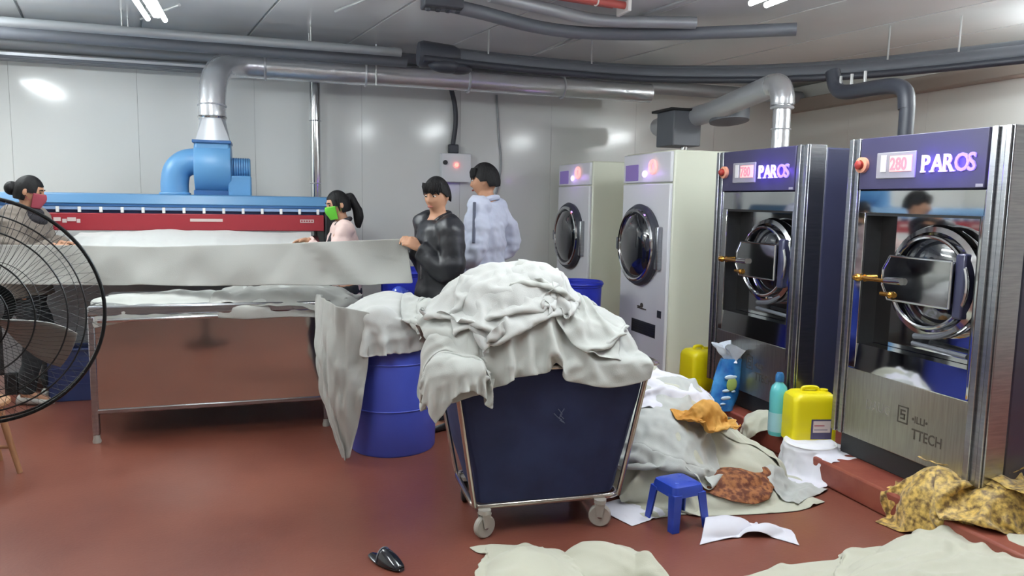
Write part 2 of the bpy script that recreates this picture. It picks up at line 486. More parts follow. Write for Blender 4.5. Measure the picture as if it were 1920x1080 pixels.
for y in np.arange(YF, YB - .05, 1.1):
    MB().box(XR, XR + .012, y + .0012, min(y + 1.1, YB) - .0012, 0, ZC + .01).build('wall_panel', 'wall_plain', wr, smooth=False)
struct('wall_left', MB().box(XL - .14, XL, YF, YB, 0, ZC + .02), 'wall_plain', smooth=False)
struct('wall_front', MB().box(XL - .1, XR + .1, YF - .14, YF, 0, ZC + .02), 'wall_plain', smooth=False)
# machine plinth: a kerb at the near end, set back a little further on
struct('trim_1', MB().box(2.93, XR, -.6, 3.40, 0, .137), 'plinth', bevel=.012)
struct('trim_2', MB().box(3.02, XR, 3.40, YB, 0, .135), 'plinth', bevel=.012)
struct('trim_3', MB().box(XR - .16, XR, YF, YB, 2.735, 2.88), 'beam', bevel=.01)

# ---------------------------------------------------------------- lamps of the room, with added fill lamps last
def lamp(x, y, along, label):
    L = .62; t = thing('ceiling_lamp', label, 'lamp', (x, y, ZC), 'fluorescent ceiling lamps')
    def bx(a0, a1, b0, b1, z0, z1, nm, m, **k):
        mb = MB()
        mb.box(x + a0, x + a1, y + b0, y + b1, z0, z1) if along == 'y' else mb.box(x + b0, x + b1, y + a0, y + a1, z0, z1)
        mb.build(nm, m, t, **k)
    D = .28; bx(-.022, .022, -L, L, ZC - D, ZC - D + .05, 'housing', 'housing', bevel=.006)
    for q in (-.45, .45): bx(-.006, .006, q - .006, q + .006, ZC - D + .05, ZC, 'hanger', 'rod')
    for s in (-.055, .055):
        mb = MB(); p = lambda q: (x + s, y + q, ZC - D - .012) if along == 'y' else (x + q, y + s, ZC - D - .012)
        mb.cyl(p(-L + .02), p(L - .02), .016, seg=10).build('tube', 'tube', t)
lamp(-.70, 5.28, 'y', 'fluorescent ceiling lamp at the top left, above the ironing table')
lamp(2.85, 3.42, 'y', 'fluorescent ceiling lamp at the top edge, in front of the washing machines')
lamp(-.9, 2.2, 'y', 'fluorescent ceiling lamp behind the cage fan, out of view')
lamp(-2.45, 6.5, 'y', 'fluorescent ceiling lamp at the left wall, out of view')
lamp(5.75, 3.72, 'y', 'fluorescent ceiling lamp behind the washing machines, out of view')
lamp(6.25, 3.72, 'y', 'added fill lamp closest to the right wall, out of view')  # extra unseen lamp, added to brighten the right wall
lamp(5.0, 1.9, 'y', 'added fill lamp right of the gold covers, out of view')  # unseen lamp added for more light behind the washing machines
lamp(1.75, 2.6, 'y', 'added fill lamp over the cart, out of view')  # unseen lamp placed here to lift the dryer fronts

# ---------------------------------------------------------------- washing machines
XW = 3.1
def washer(far, label, digits):
    t = thing('washing_machine', label, 'washing machine', (XW, far, .137), 'steel front washing machines')
    W = .98
    def B(u0, u1, z0, z1, d0, d1, mb=None):   # u to the right, z up, d out of the front
        return (mb or MB()).box(XW - d1, XW - d0, far - u1, far - u0, z0, z1)
    P = lambda u, z, d: (XW - d, far - u, z)
    B(.0, W, .27, 1.905, -1.1, -.122).build('cabinet', 'navy_side', t, bevel=.01)
    B(.03, W - .03, .137, .27, -1.08, -.05).build('base', 'base_black', t, bevel=.005)
    B(.10, .87, .27, .655, -.05, 0.0).build('lower_panel', 'brushed', t, bevel=.004)
    for u0, u1 in ((0, .10), (.865, W)):
        c = B(u0, u1, .27, 1.92, -.121, .0); B(u0 + .012, u0 + .045, .27, 1.92, 0, .014, c); B(u1 - .035, u1 - .008, .27, 1.92, 0, .012, c)
        c.build('front_column', 'steel', t, bevel=.004)
    pn = B(.10, .865, 1.645, 1.918, -.04, .012).build('control_panel', 'panel', t, bevel=.004)
    # door surround: mirror steel with a rectangular recess
    s = MB(); B(.10, .865, 1.52, 1.640, -.03, 0, s); B(.10, .15, .66, 1.52, -.03, 0, s); B(.85, .865, .66, 1.52, -.03, 0, s)
    s.build('door_surround', 'mirror', t, bevel=.003)
    MB().hexa([P(.10, .655, .0), P(.865, .655, .0), P(.865, .655, -.06), P(.10, .655, -.06), P(.10, .80, -.01), P(.865, .80, -.01), P(.865, .80, -.1), P(.10, .80, -.1)]).build('sill', 'mirror', t)
    s = MB(); B(.15, .85, .80, 1.52, -.12, -.11, s); s.build('recess_back', 'mirror', t)
    s = MB(); B(.15, .158, .80, 1.52, -.11, -.005, s); B(.842, .85, .80, 1.52, -.11, -.005, s); B(.158, .842, 1.505, 1.52, -.11, -.005, s); s.build('recess_frame', 'black', t)  # black puts the shade inside the recess into the colour
    # round door
    cu, cz = .585, 1.185
    dr = MB().lathe([(.27, -.105), (.285, -.06), (.275, -.03), (.25, -.02), (.235, -.035), (.235, -.06)], P(cu, cz, 0), (-1, 0, 0), 48, cap=False).build('door', 'chrome', t)
    MB().lathe([(.238, -.06), (.20, -.045), (.12, -.03), (.01, -.025)], P(cu, cz, 0), (-1, 0, 0), 40).build('door_glass', 'darkglass', dr)
    MB().ring(P(cu, cz, .0), (-1, 0, 0), .225, .011, 48).build('door_ring', 'chrome', dr)
    # square bridge plate across the door
    q = MB(); zc0, zc1 = 1.075, 1.302
    o = [(.375, zc1), (.745, zc1), (.745, zc0), (.375, zc0), (.332, (zc0 + zc1) / 2 - .04), (.332, (zc0 + zc1) / 2 + .04)]
    V = [P(a, b, .012) for a, b in o] + [P(a, b, .03) for a, b in o]
    q.add(V, [(0, 1, 2, 3, 4, 5), tuple(range(6, 12))[::-1]] + [(i, i + 6, (i + 1) % 6 + 6, (i + 1) % 6) for i in range(6)])
    pl = q.build('bridge_plate', 'mirror', t, bevel=.006)
    r = MB()
    for i in range(6): r.cyl(P(*o[i], .03), P(*o[(i + 1) % 6], .03), .006, seg=8)
    r.build('plate_rim', 'chrome', pl)
    B(.745, .80, 1.03, 1.34, -.1, .012).build('hinge_block', 'navy_side', t, bevel=.01)
    h = MB().cyl(P(.20, 1.168, -.05), P(.20, 1.168, .02), .02, seg=14); h.cyl(P(.13, 1.168, .02), P(.36, 1.168, .03), .012, seg=12); h.ell(P(.16, 1.168, .03), (.025, .035, .022), 12, 8)
    la = h.build('latch', 'brass', t)
    MB().cyl(P(.36, 1.172, .035), P(.47, 1.176, .04), .018, seg=12).build('latch_grip', 'chrome', la)
    v = MB(); v.cyl(P(.33, 1.10, .03), P(.42, 1.10, .035), .012, seg=10); v.ell(P(.40, 1.10, .04), (.015, .02, .018), 10, 8); v.build('latch_knob', 'brass', la)
    # pipes and lever at the lower right of the recess
    l = MB().tube(smooth_path([P(.50, .90, -.04), P(.66, .93, -.03), P(.80, 1.02, -.05)], 12), .016, 8); l.tube([P(.48, .86, -.05), P(.80, .85, -.05)], .012, 8)
    l.build('hinge_arm', 'pipe_dark', t)
    # control panel: stop button, display, lit sign, tag
    e = MB().lathe([(.042, .0), (.042, .02), (.026, .024), (.024, .01)], P(.125, 1.776, .012), (-1, 0, 0), 24).build('stop_button_ring', 'estop_ring', pn)
    MB().lathe([(.022, .02), (.024, .04), (.016, .048), (.002, .05)], P(.125, 1.776, .012), (-1, 0, 0), 20).build('stop_button', 'estop', pn, label='red stop button')
    dp = B(.222, .476, 1.70, 1.835, .0, .018).build('display', 'disp', pn, bevel=.004)
    T = lambda u, z, d: Matrix(((0, 0, -1, XW - d), (-1, 0, 0, far - u), (0, 1, 0, z), (0, 0, 0, 1)))
    B(.255, .292, 1.735, 1.822, .018, .022).build('gauge', 'gauge', pn)
    B(.315, .455, 1.735, 1.815, .018, .021).build('screen', 'led_pink', pn)
    text('digits', digits, .088, T(.318, 1.744, .0225), 'led_red', pn, .001, .002, .82)
    B(.82, .858, 1.651, 1.665, .012, .015).build('maker_tag', 'disp', pn)
    x = .508
    for i, (ch, wd) in enumerate(zip('PAROS', (.062, .064, .066, .070, .052))):
        m = 'led_white' if ch in 'P' else ('led_lilac' if ch in 'AR' else 'led_violet')
        lt = text('letter', ch, .118, T(x, 1.727, .016), m, pn, .004, .0022, .86)
        if ch in 'PAR':
            sf = MB()
            for a in {'P': (.014,), 'A': (.004, .058), 'R': (.014, .058)}[ch]: B(x + a - .012, x + a + .014, 1.725, 1.732, .012, .021, sf)
            sf.build('serif', m, lt)
        x += wd
    # etched marks on the lower panel
    lp = [c for c in t.children if c.name.startswith('lower_panel')][0]
    text('etched_word', 'DAUG', .075, T(.25, .458, .0008), 'engrave_pale', lp, .0004, 0, .8)
    a = MB()
    for (u, z, w, h) in ((.47, .445, .006, .09), (.53, .445, .006, .09), (.47, .445, .066, .007), (.47, .528, .066, .007), (.488, .488, .03, .008), (.488, .466, .03, .008), (.488, .508, .03, .008), (.51, .466, .007, .03), (.488, .486, .007, .03)):
        B(u, u + w, z, z + h, .0, .0015, a)
    a.build('etched_emblem', 'engrave', lp)
    text('etched_word', '\u2022ILLI\u2022', .05, T(.56, .468, .0008), 'engrave', lp, .0004, .001, .9)
    text('etched_word', 'TTECH', .075, T(.565, .385, .0008), 'engrave', lp, .0004, .001, .78)
    # violet glow of the lit letters on the panel
    for u, wt in ((.56, 1.1), (.72, .8)):
        ld = bpy.data.lights.new('sign_glow', 'POINT'); ld.color = lin((110, 60, 255))[:3]; ld.energy = wt; ld.shadow_soft_size = .03
        lo = bpy.data.objects.new('sign_glow', ld); COL.objects.link(lo); lo.location = Vector(P(u, 1.765, .065)) - origin(pn); lo.parent = pn
    return t
washer(3.46, 'stainless steel washing machine at the right edge, with a big lit violet sign', '280')
washer(4.76, 'stainless steel washing machine between the white dryer and the nearest washing machine', '780')

# ---------------------------------------------------------------- dryers
def dryer(far, label, W=.8, H=1.985):
    t = thing('tumble_dryer', label, 'dryer', (XW, far, .135), 'white tumble dryers')
    def B(u0, u1, z0, z1, d0, d1, mb=None):
        return (mb or MB()).box(XW - d1, XW - d0, far - u1, far - u0, z0, z1)
    P = lambda u, z, d: (XW - d, far - u, z)
    B(0, W, .135, H, -1.05, -.03).build('cabinet', 'dryer', t, bevel=.012)
    B(.01, W - .01, .15, 1.715, -.03, 0).build('front_panel', 'dryer_front', t, bevel=.008)
    hp = B(.01, W - .01, 1.727, H - .012, -.03, 0).build('header_panel', 'dryer_front', t, bevel=.008)
    B(.06, .30, 1.745, 1.885, 0, .008).build('display', 'led_screen', hp, bevel=.004)
    MB().ell(P(.43, 1.80, .01), (.012, .045, .03), 16, 8).build('indicator', 'led_white', hp)
    MB().ring(P(.57, 1.855, .012), (-1, 0, 0), .05, .014, 28).build('button_ring', 'led_pink', hp)
    ld = bpy.data.lights.new('button_glow', 'POINT'); ld.color = lin((190, 130, 255))[:3]; ld.energy = .35; ld.shadow_soft_size = .03
    lo = bpy.data.objects.new('button_glow', ld); COL.objects.link(lo); lo.location = Vector(P(.48, 1.81, .1)) - origin(hp); lo.parent = hp
    d = MB().lathe([(.345, 0), (.355, .03), (.335, .06), (.285, .065), (.27, .05)], P(.395, 1.19, 0), (-1, 0, 0), 48, cap=False).build('door', 'pipe_black', t)
    MB().ring(P(.395, 1.19, .062), (-1, 0, 0), .30, .018, 48).build('door_ring', 'chrome', d)
    MB().lathe([(.282, .05), (.25, .08), (.16, .11), (.01, .12)], P(.395, 1.19, 0), (-1, 0, 0), 40).build('door_glass', 'darkglass', d)
    B(.715, .765, 1.0, 1.36, 0, .05).build('hinge', 'steel', t, bevel=.008)
    B(.015, .05, 1.13, 1.24, 0, .06).build('door_handle', 'pipe_dark', t, bevel=.01)
    # small dark badge
    m = MB(); B(.37, .53, .632, .642, 0, .003, m); m.ell(P(.445, .665, 0), (.004, .03, .022), 12, 6); m.ell(P(.40, .65, 0), (.004, .045, .008), 12, 6); m.build('badge', 'engrave', t)
    v = B(.27, .70, .415, .53, -.005, .003).build('vent', 'vent', t)
    for i in range(5): B(.28, .69, .43 + i * .02, .437 + i * .02, .003, .008).build('vent_slat', 'black', v, smooth=False)
    q = B(.725, .875 if W > .88 else .79, .60, .66, -.005, .004).build('switch_plate', 'vent', t)
    return t
dryer(6.27, 'white tumble dryer next to the steel washing machines, with a lit header and round door', W=.86)
dryer(7.88, 'white tumble dryer standing furthest back, beside the rear wall', W=.87, H=1.965)

# ---------------------------------------------------------------- pipes and ducts overhead
def solo(name, mb, m, label, cat, **k): return mb.build(name, m, None, label=label, cat=cat, **k)
t = thing('exhaust_duct', 'silver round exhaust duct rising from the blue blower and running right under the ceiling', 'duct', (-.42, 7.25, 2.02))
c = MB()
a = [(-.56, 7.10, 2.03), (-.31, 7.10, 2.03), (-.31, 7.40, 2.03), (-.56, 7.40, 2.03)]
N = 24; bot = []; top = []
for i in range(N):
    q = 2 * math.pi * i / N; cx, cy = math.cos(q), math.sin(q); s = 1 / max(abs(cx), abs(cy))
    bot.append(np.array([-.435 + cx * s * .14, 7.25 + cy * s * .14, 2.03])); top.append(np.array([-.44 + cx * .105, 7.25 + cy * .105, 2.23]))
c.rings([bot, top]).build('transition_cone', 'duct_plain', t)
path = smooth_path([(-.44, 7.25, 2.22), (-.44, 7.27, 2.40), (-.42, 7.34, 2.58), (-.36, 7.50, 2.71), (-.22, 7.66, 2.77), (0, 7.74, 2.78)], 40)
MB().tube(path, .115, 24).build('elbow', 'duct', t)
MB().ring((-.44, 7.25, 2.24), (0, 0, 1), .112, .012, 30).build('collar', 'chrome', t)
MB().ring((-.44, 7.262, 2.34), (0, .1, 1), .116, .008, 30).build('collar', 'duct_plain', t)
z0 = 2.78
xs_ = [0, .95, 2.0, 3.05, 4.12]
for i in range(4):
    MB().cyl((xs_[i], 7.74, z0), (xs_[i + 1], 7.74, z0), .112 if i == 0 else .105, seg=28).build('duct_section', 'duct', t)
    MB().ring((xs_[i] + .01, 7.74, z0), (1, 0, 0), .115, .012, 30).build('collar', 'duct_plain', t)
# branch over the dryers to the vertical riser behind the washing machine
t = thing('branch_duct', 'grey duct over the dryers leading to the upright silver riser', 'duct', (4.2, 6.8, 2.4))
MB().tube([(4.2, 7.66, 2.40), (4.2, 6.6, 2.46), (4.2, 5.66, 2.585)], .10, 20).build('duct_section', 'duct_plain', t)
MB().tube(smooth_path([(4.2, 5.66, 2.585), (4.2, 5.57, 2.57), (4.2, 5.52, 2.49), (4.2, 5.51, 2.40)], 16), .10, 20).build('elbow', 'duct', t)
MB().cyl((4.2, 5.51, 2.42), (4.2, 5.51, 1.2), .075, seg=20).build('riser', 'duct', t)
MB().ring((4.2, 5.51, 2.38), (0, 0, 1), .085, .014, 24).build('collar', 'duct_plain', t)
MB().ring((4.2, 5.51, 2.20), (0, 0, 1), .078, .006, 24).build('collar', 'duct_plain', t)
t = thing('exhaust_box', 'dark exhaust box hanging above the dryers at the rear corner', 'exhaust box', (4.08, 7.0, 2.14))
MB().box(3.93, 4.25, 6.85, 7.2, 2.14, 2.50).build('casing', 'pipe_dark', t, bevel=.01)
MB().cyl((4.12, 6.95, 1.9), (4.12, 6.95, 2.14), .04, seg=16).build('spout', 'chrome', t)
MB().box(3.88, 4.30, 6.82, 7.23, 2.49, 2.515).build('flange', 'black', t, bevel=.004)
solo('damper', MB().lathe([(.02, -.1), (.19, -.06), (.20, .02), (.20, .1)], (4.34, 6.5, 2.42), (0, .15, 1), 24), 'pipe_dark', 'dark dish shaped damper below the branch duct', 'damper')
# black pipe with an elbow behind the nearest washing machine
t = thing('drain_pipe', 'black pipe that bends down behind the nearest washing machine', 'pipe', (4.4, 4.5, 2.0))
MB().tube(smooth_path([(4.4, 5.16, 2.64), (4.4, 5.10, 2.50), (4.4, 4.98, 2.455), (4.4, 4.7, 2.45), (4.4, 4.5, 2.435), (4.4, 4.40, 2.38), (4.4, 4.375, 2.26)], 36), .058, 16).build('elbow', 'pipe_black', t)
MB().cyl((4.4, 4.37, 2.28), (4.4, 4.36, .137), .052, seg=16).build('riser', 'pipe_black', t)
for y in (5.06, 4.94, 4.80): MB().cyl((4.4, y, 2.49), (4.4, y, 2.59), .012, seg=8).build('hanger', 'rod', t)
# bundle of dark pipes along the ceiling that turns towards the camera on the right
t = thing('pipe_run', 'dark pipe bundle under the ceiling from the middle to the upper right edge', 'pipe', (2.8, 6.6, 2.7))
main = smooth_path([(1.30, 6.6, 2.80), (2.3, 6.6, 2.77), (3.3, 6.45, 2.74), (4.0, 6.15, 2.73), (4.45, 5.8, 2.72), (4.9, 5.25, 2.71), (5.4, 4.3, 2.71), (5.9, 3.2, 2.71)], 64)
MB().tube(main, .065, 14).build('pipe', 'pipe_dark', t)
MB().tube(main + np.array([0, -.1, -.055]), .03, 10).build('cable', 'pipe_black', t)
MB().tube(main + np.array([.0, .12, .06]), .05, 10).build('pipe', 'pipe_dark', t)
e = MB().lathe([(.10, 0), (.115, .04), (.10, .30), (.075, .36)], (1.27, 6.6, 2.80), (1, 0, -.02), 20); e.ell((1.50, 6.53, 2.70), (.16, .08, .06), 14, 8); e.ell((1.62, 6.55, 2.69), (.12, .09, .05), 14, 8)
e.build('pipe_end', 'pipe_black', t)
for x in (1.9, 2.9): MB().cyl((x, 6.6, 2.8), (x, 6.6, ZC), .008, seg=8).build('hanger', 'rod', t)
for x, y in ((4.95, 5.16), (5.2, 4.7)): MB().cyl((x, y, 2.75), (x, y, ZC), .008, seg=8).build('hanger', 'rod', t)
# upper dark pipe
t = thing('upper_pipe', 'dark pipe at the top middle, nearest to the camera', 'pipe', (2.2, 5.5, 2.9))
MB().tube(smooth_path([(1.12, 5.36, 2.93), (1.5, 5.42, 2.90), (2.0, 5.62, 2.885), (2.5, 5.68, 2.89), (3.2, 5.45, 2.90), (3.9, 5.0, 2.90)], 36), .05, 12).build('pipe', 'pipe_dark', t)
b = MB().box(1.06, 1.34, 5.28, 5.44, 2.88, 2.97)
for i in range(4): b.cyl((1.1 + i * .07, 5.36, 2.86), (1.1 + i * .07, 5.36, 2.9), .02, seg=10)
b.build('pipe_end', 'pipe_black', t, bevel=.01)
MB().tube(smooth_path([(1.5, 5.2, 2.965), (2.0, 5.36, 2.955), (2.5, 5.5, 2.95), (3.2, 5.3, 2.95)], 24), .045, 10).build('pipe', 'pipe_grey', t)
t = thing('sprinkler_pipe', 'red pipe with a white end clamp at the top edge', 'pipe', (2.2, 5.2, 3.0))
MB().cyl((1.2, 5.02, 3.0), (2.56, 5.22, 3.0), .028, seg=12).build('pipe', 'pipe_red', t)
MB().cyl((1.3, 5.15, 3.015), (2.5, 5.33, 3.015), .016, seg=10).build('pipe', 'pipe_red', t)
MB().box(2.545, 2.575, 5.16, 5.36, 2.95, 3.03).build('end_clamp', 'white', t, bevel=.006)
for q in (1.95, 2.3): MB().ring((q, 5.02 + (q - 1.2) * .147, 3.0), (1, .147, 0), .031, .006, 16).build('clamp', 'white', t)
# pipes along the rear wall at the upper left
for (y, z, x0, x1, r, m, lb) in ((7.05, 2.885, XL, 1.2, .038, 'pipe_grey', 'pale grey pipe at the upper left, front one along the rear wall'),
                                 (7.35, 2.86, XL, 1.3, .055, 'pipe_dark', 'dark pipe at the upper left, behind the pale grey pipe'),
                                 (8.05, 2.90, XL, 6.4, .075, 'pipe_grey', 'grey pipe hugging the top of the rear wall'),
                                 (7.7, 2.955, XL, 4.4, .05, 'pipe_dark', 'thin dark pipe above the silver duct')):
    t = thing('ceiling_pipe', lb, 'pipe', ((x0 + x1) / 2, y, z), 'pipes along the rear wall')
    MB().cyl((x0, y, z), (x1, y, z), r, seg=14).build('pipe', m, t)
    for x in np.arange(x0 + .8, x1, 1.5): MB().cyl((x, y, z), (x, y, ZC), .007, seg=8).build('hanger', 'rod', t)
tr = thing('cable_tray', 'long grey cable tray at the upper left below the pipes', 'cable tray', (-1.6, 7.9, 2.77))
MB().hexa([(XL, 7.98, 2.775), (.2, 7.98, 2.775), (.2, 8.2, 2.775), (XL, 8.2, 2.775), (XL, 7.98, 2.80), (.2, 7.98, 2.80), (.2, 8.2, 2.80), (XL, 8.2, 2.80)]).build('tray', 'duct_plain', tr)
for i in range(5): MB().tube([(XL, 8.0 + i * .04, 2.765), (-.4, 8.0 + i * .04, 2.765)], .018, 8).build('cable', 'pipe_grey' if i % 2 else 'pipe_dark', tr)
# bare rods and struts
for (p, q, lb) in (((2.52, 7.0, 2.97), (2.60, 6.1, 2.985), 'short bright strut below the ceiling over the middle of the room'), ((2.72, 5.8, 3.0), (2.92, 4.95, 3.02), 'bright strut leading up to the right ceiling lamp'),
                 ((.55, 6.3, 3.02), (.95, 5.3, 3.02), 'bright strut right of the left ceiling lamp'), ((-.95, 7.0, 2.98), (-.60, 6.42, 2.99), 'bright strut beside the left ceiling lamp')):
    solo('strut', MB().cyl(p, q, .012, seg=8), 'rod', lb, 'strut')
t = thing('hanger_rod', 'thin threaded hanger rod above the middle of the silver duct', 'rod', (1.05, 7.74, 2.9))
MB().cyl((1.05, 7.62, 2.66), (1.05, 7.62, ZC), .008, seg=8).build('rod', 'rod', t); MB().box(1.035, 1.065, 7.60, 7.64, 2.93, 2.97).build('clip', 'white', t)
# upright pipe, cable and switch box on the rear wall
t = thing('wall_pipe', 'upright silver pipe on the rear wall right of the blue blower', 'pipe', (.5, 8.25, .9))
MB().cyl((.5, 8.25, .9), (.5, 8.25, 2.85), .055, seg=18).build('pipe', 'chrome', t)
for z in (1.7, 2.35): MB().ring((.5, 8.25, z), (0, 0, 1), .056, .006, 20).build('clamp', 'duct_plain', t)
t = thing('switch_box', 'grey switch box with a red light on the rear wall behind the men', 'switch box', (2.0, 8.39, 1.8))
MB().box(1.86, 2.20, 8.28, 8.40, 1.75, 2.07).build('casing', 'dryer_front', t, bevel=.008)
MB().cyl((1.90, 8.28, 1.965), (1.90, 8.262, 1.965), .026, seg=16).build('knob', 'black', t)
MB().cyl((2.03, 8.28, 1.94), (2.03, 8.262, 1.94), .022, seg=16).build('indicator', 'signal', t)
MB().box(1.95, 2.06, 8.30, 8.38, 2.07, 2.17).build('gland', 'pipe_black', t, bevel=.01)
MB().tube(smooth_path([(2.0, 8.34, 2.15), (2.03, 8.34, 2.4), (2.02, 8.34, 2.6), (1.96, 8.3, 2.8)], 20), .026, 10).build('cable', 'pipe_black', t)
solo('wall_cable', MB().tube(smooth_path([(2.52, 8.385, 2.75), (2.55, 8.385, 2.3), (2.58, 8.385, 1.9), (2.45, 8.385, 1.3)], 20), .012, 8), 'pipe_grey', 'thin grey cable hanging down the rear wall left of the dryers', 'cable')

# ---------------------------------------------------------------- flatwork ironer
t = thing('flatwork_ironer', 'long blue and red roller ironer along the rear wall, white linen on its feed', 'ironing machine', (-.5, 7.2, 0))
x0, x1 = -1.95, .62
MB().hexa([(x0, 6.70, 1.475), (x1 + .10, 6.70, 1.475), (x1 + .10, 7.75, 1.475), (x0, 7.75, 1.475), (x0, 6.74, 1.555), (x1 + .06, 6.74, 1.555), (x1 + .06, 7.72, 1.56), (x0, 7.72, 1.56)]).build('hood', 'blue', t, bevel=.008)
MB().box(x0, x1, 6.71, 7.7, 1.455, 1.475).build('hood_edge', 'blue_deep', t)
MB().box(x0, x1 - .14, 6.715, 6.80, 1.425, 1.452).build('guard_rail', 'blue_pale', t, bevel=.004)
MB().box(x0, x1 - .02, 6.74, 7.6, 1.385, 1.455).build('slot', 'slot', t)
for i in range(16):
    x = -1.86 + i * .152
    if x < .48: MB().box(x - .011, x + .011, 6.70, 6.72, 1.405, 1.45).build('roller_bracket', 'white', t, bevel=.003)
fp = MB().box(x0, .47, 6.705, 6.80, 1.262, 1.400).build('front_panel', 'red', t, bevel=.006)
MB().box(-.60, -.35, 6.700, 6.706, 1.338, 1.362).build('plate', 'label_white', fp)
MB().box(.27, .385, 6.700, 6.706, 1.335, 1.362).build('plate', 'label_white', fp)
for i in range(5): MB().box(.278 + i * .021, .292 + i * .021, 6.698, 6.7, 1.342, 1.355).build('plate_print', 'red', fp)
for i, (a, b) in enumerate(((-1.585, .05), (-1.525, .03), (-1.49, .06), (-1.425, .025))):
    MB().box(a, a + b, 6.700, 6.706, 1.335 - .012 * (i % 2), 1.365 - .012 * (i % 2)).build('plate_print', 'label_white', fp)
MB().box(.47, .66, 6.72, 7.65, .12, 1.46).build('end_housing', 'black', t, bevel=.02)
MB().box(x0 - .12, x0, 6.72, 7.65, .12, 1.46).build('end_housing', 'black', t, bevel=.02)
MB().hexa([(-1.43, 6.12, 1.10), (.42, 6.12, 1.10), (.42, 6.72, 1.18), (-1.43, 6.72, 1.18), (-1.43, 6.12, 1.135), (.42, 6.12, 1.135), (.42, 6.72, 1.225), (-1.43, 6.72, 1.225)]).build('feed_board', 'steel', t, bevel=.006)
MB().box(x0, .47, 6.60, 7.65, .16, 1.12).build('body', 'pipe_grey', t, bevel=.01)
for x in (x0 + .05, .40):
    for y in (6.6, 7.55): MB().box(x - .04, x + .04, y - .04, y + .04, 0, .16).build('foot', 'black', t)
# blower standing on the hood
t = thing('blower', 'blue centrifugal blower with two bent ducts on top of the ironer', 'blower', (-.43, 7.25, 1.56))
MB().lathe([(.10, -.155), (.225, -.15), (.235, -.13), (.235, .13), (.225, .15), (.10, .155)], (-.44, 7.25, 1.80), (1, 0, 0), 36).build('volute', 'blower_blue', t, bevel=.006)
MB().box(-.575, -.305, 7.08, 7.42, 1.80, 2.01).build('outlet', 'blower_blue', t, bevel=.012)
MB().box(-.60, -.285, 7.06, 7.44, 2.005, 2.03).build('flange', 'blue_deep', t, bevel=.004)
MB().tube(smooth_path([(-.76, 7.22, 1.545), (-.76, 7.22, 1.66), (-.735, 7.22, 1.77), (-.66, 7.22, 1.835), (-.56, 7.22, 1.85)], 24), .115, 20).build('inlet_elbow', 'blower_blue', t)
MB().ring((-.76, 7.22, 1.565), (0, 0, 1), .118, .012, 28).build('inlet_flange', 'blower_blue', t)
MB().cyl((-.30, 7.2, 1.80), (-.13, 7.2, 1.80), .088, seg=24).build('motor', 'blower_blue', t, bevel=.012)
for i in range(7): MB().ring((-.27 + i * .02, 7.2, 1.80), (1, 0, 0), .088, .004, 24, 5).build('motor_fin', 'blue_deep', t)
MB().box(-.315, -.125, 7.06, 7.36, 1.55, 1.73).build('motor_stand', 'blower_blue', t, bevel=.012)
MB().box(-.60, -.30, 7.12, 7.4, 1.55, 1.60).build('base', 'blue_deep', t, bevel=.006)

# ---------------------------------------------------------------- steel table below the held sheet
t = thing('steel_table', 'stainless steel work table with a tall front panel, wet linen on top', 'table', (-.33, 5.5, 0))
X0, X1, Y0, Y1 = -1.06, .40, 5.12, 5.88
MB().box(X0, X1, Y0, Y1, .80, .865).build('table_top', 'steel', t, bevel=.012)
MB().box(X0 + .03, X1 - .02, Y0 + .01, Y0 + .022, .205, .80).build('front_panel', 'mirror_table', t, bevel=.003)
MB().box(X0 + .03, X1 - .02, Y0 + .0, Y0 + .03, .185, .215).build('panel_hem', 'steel', t, bevel=.006)
MB().box(X0 + .03, X1 - .02, Y0 + .04, Y1 - .04, .19, .21).build('shelf', 'steel', t, bevel=.004)
MB().box(X0 + .04, X0 + .05, Y0 + .04, Y1 - .04, .21, .80).build('side_panel', 'steel', t)
MB().cyl((X0 + .06, Y0 - .012, .775), (X0 + .75, Y0 - .012, .785), .012, seg=10).build('rail', 'chrome', t)
for x in (X0 + .02, X1 - .04):
    for y in (Y0 + .02, Y1 - .03):
        lg = MB().box(x - .02, x + .02, y - .02, y + .02, .05, .80).build('leg', 'steel', t, bevel=.006)
        MB().lathe([(.018, .06), (.02, .03), (.026, .012), (.024, 0)], (x, y, 0), (0, 0, 1), 14).build('foot', 'caster', lg)

# ---------------------------------------------------------------- cage fan at the left edge
t = thing('cage_fan', 'large round cage fan on a pole cut off by the left edge', 'fan', (-.62, 2.06, 0))
fc = np.array([-.640, 2.0, 1.277]); ax = unit(np.array([.0, -1, -.02])); hx = unit(np.cross((0, 0, 1), ax)); hz = np.cross(ax, hx)
FR = .265
def dome(r, s): return s * .085 * (1 - (r / FR) ** 2) + s * .012
MB().ring(fc, ax, FR, .0045, 80, 8).build('cage_rim', 'cage', t)
MB().ring(fc - ax * .02, ax, FR - .004, .003, 80, 8).build('cage_rim', 'cage', t)
for s, nm in ((1, 'rear_cage'), (-1, 'front_cage')):
    g = MB()
    for r in (.232, .198, .138, .09) if s > 0 else (.2, .11): g.ring(fc + ax * dome(r, s), ax, r, .0019 if s > 0 else .0008, 72, 6)
    nw = 110 if s > 0 else 60
    for k in range(nw):
        q = 2 * math.pi * k / nw; pts = []
        for r in (.055, .11, .165, .22, FR):
            qq = q + .3 * s * (r / FR); pts.append(fc + ax * dome(r, s) + r * (hx * math.cos(qq) + hz * math.sin(qq)))
        g.tube(pts, .00045, 4)
    g.build(nm, 'cage', t)
MB().lathe([(.055, .0), (.052, -.012), (.03, -.018), (.001, -.019)], fc - ax * .095, ax, 28).build('badge', 'cage', t)
MB().lathe([(.03, -.05), (.045, -.045), (.05, 0), (.045, .05)], fc, ax, 24).build('hub', 'black', t)
MB().lathe([(.06, .07), (.075, .09), (.075, .2), (.05, .23)], fc, ax, 28).build('motor', 'black', t)
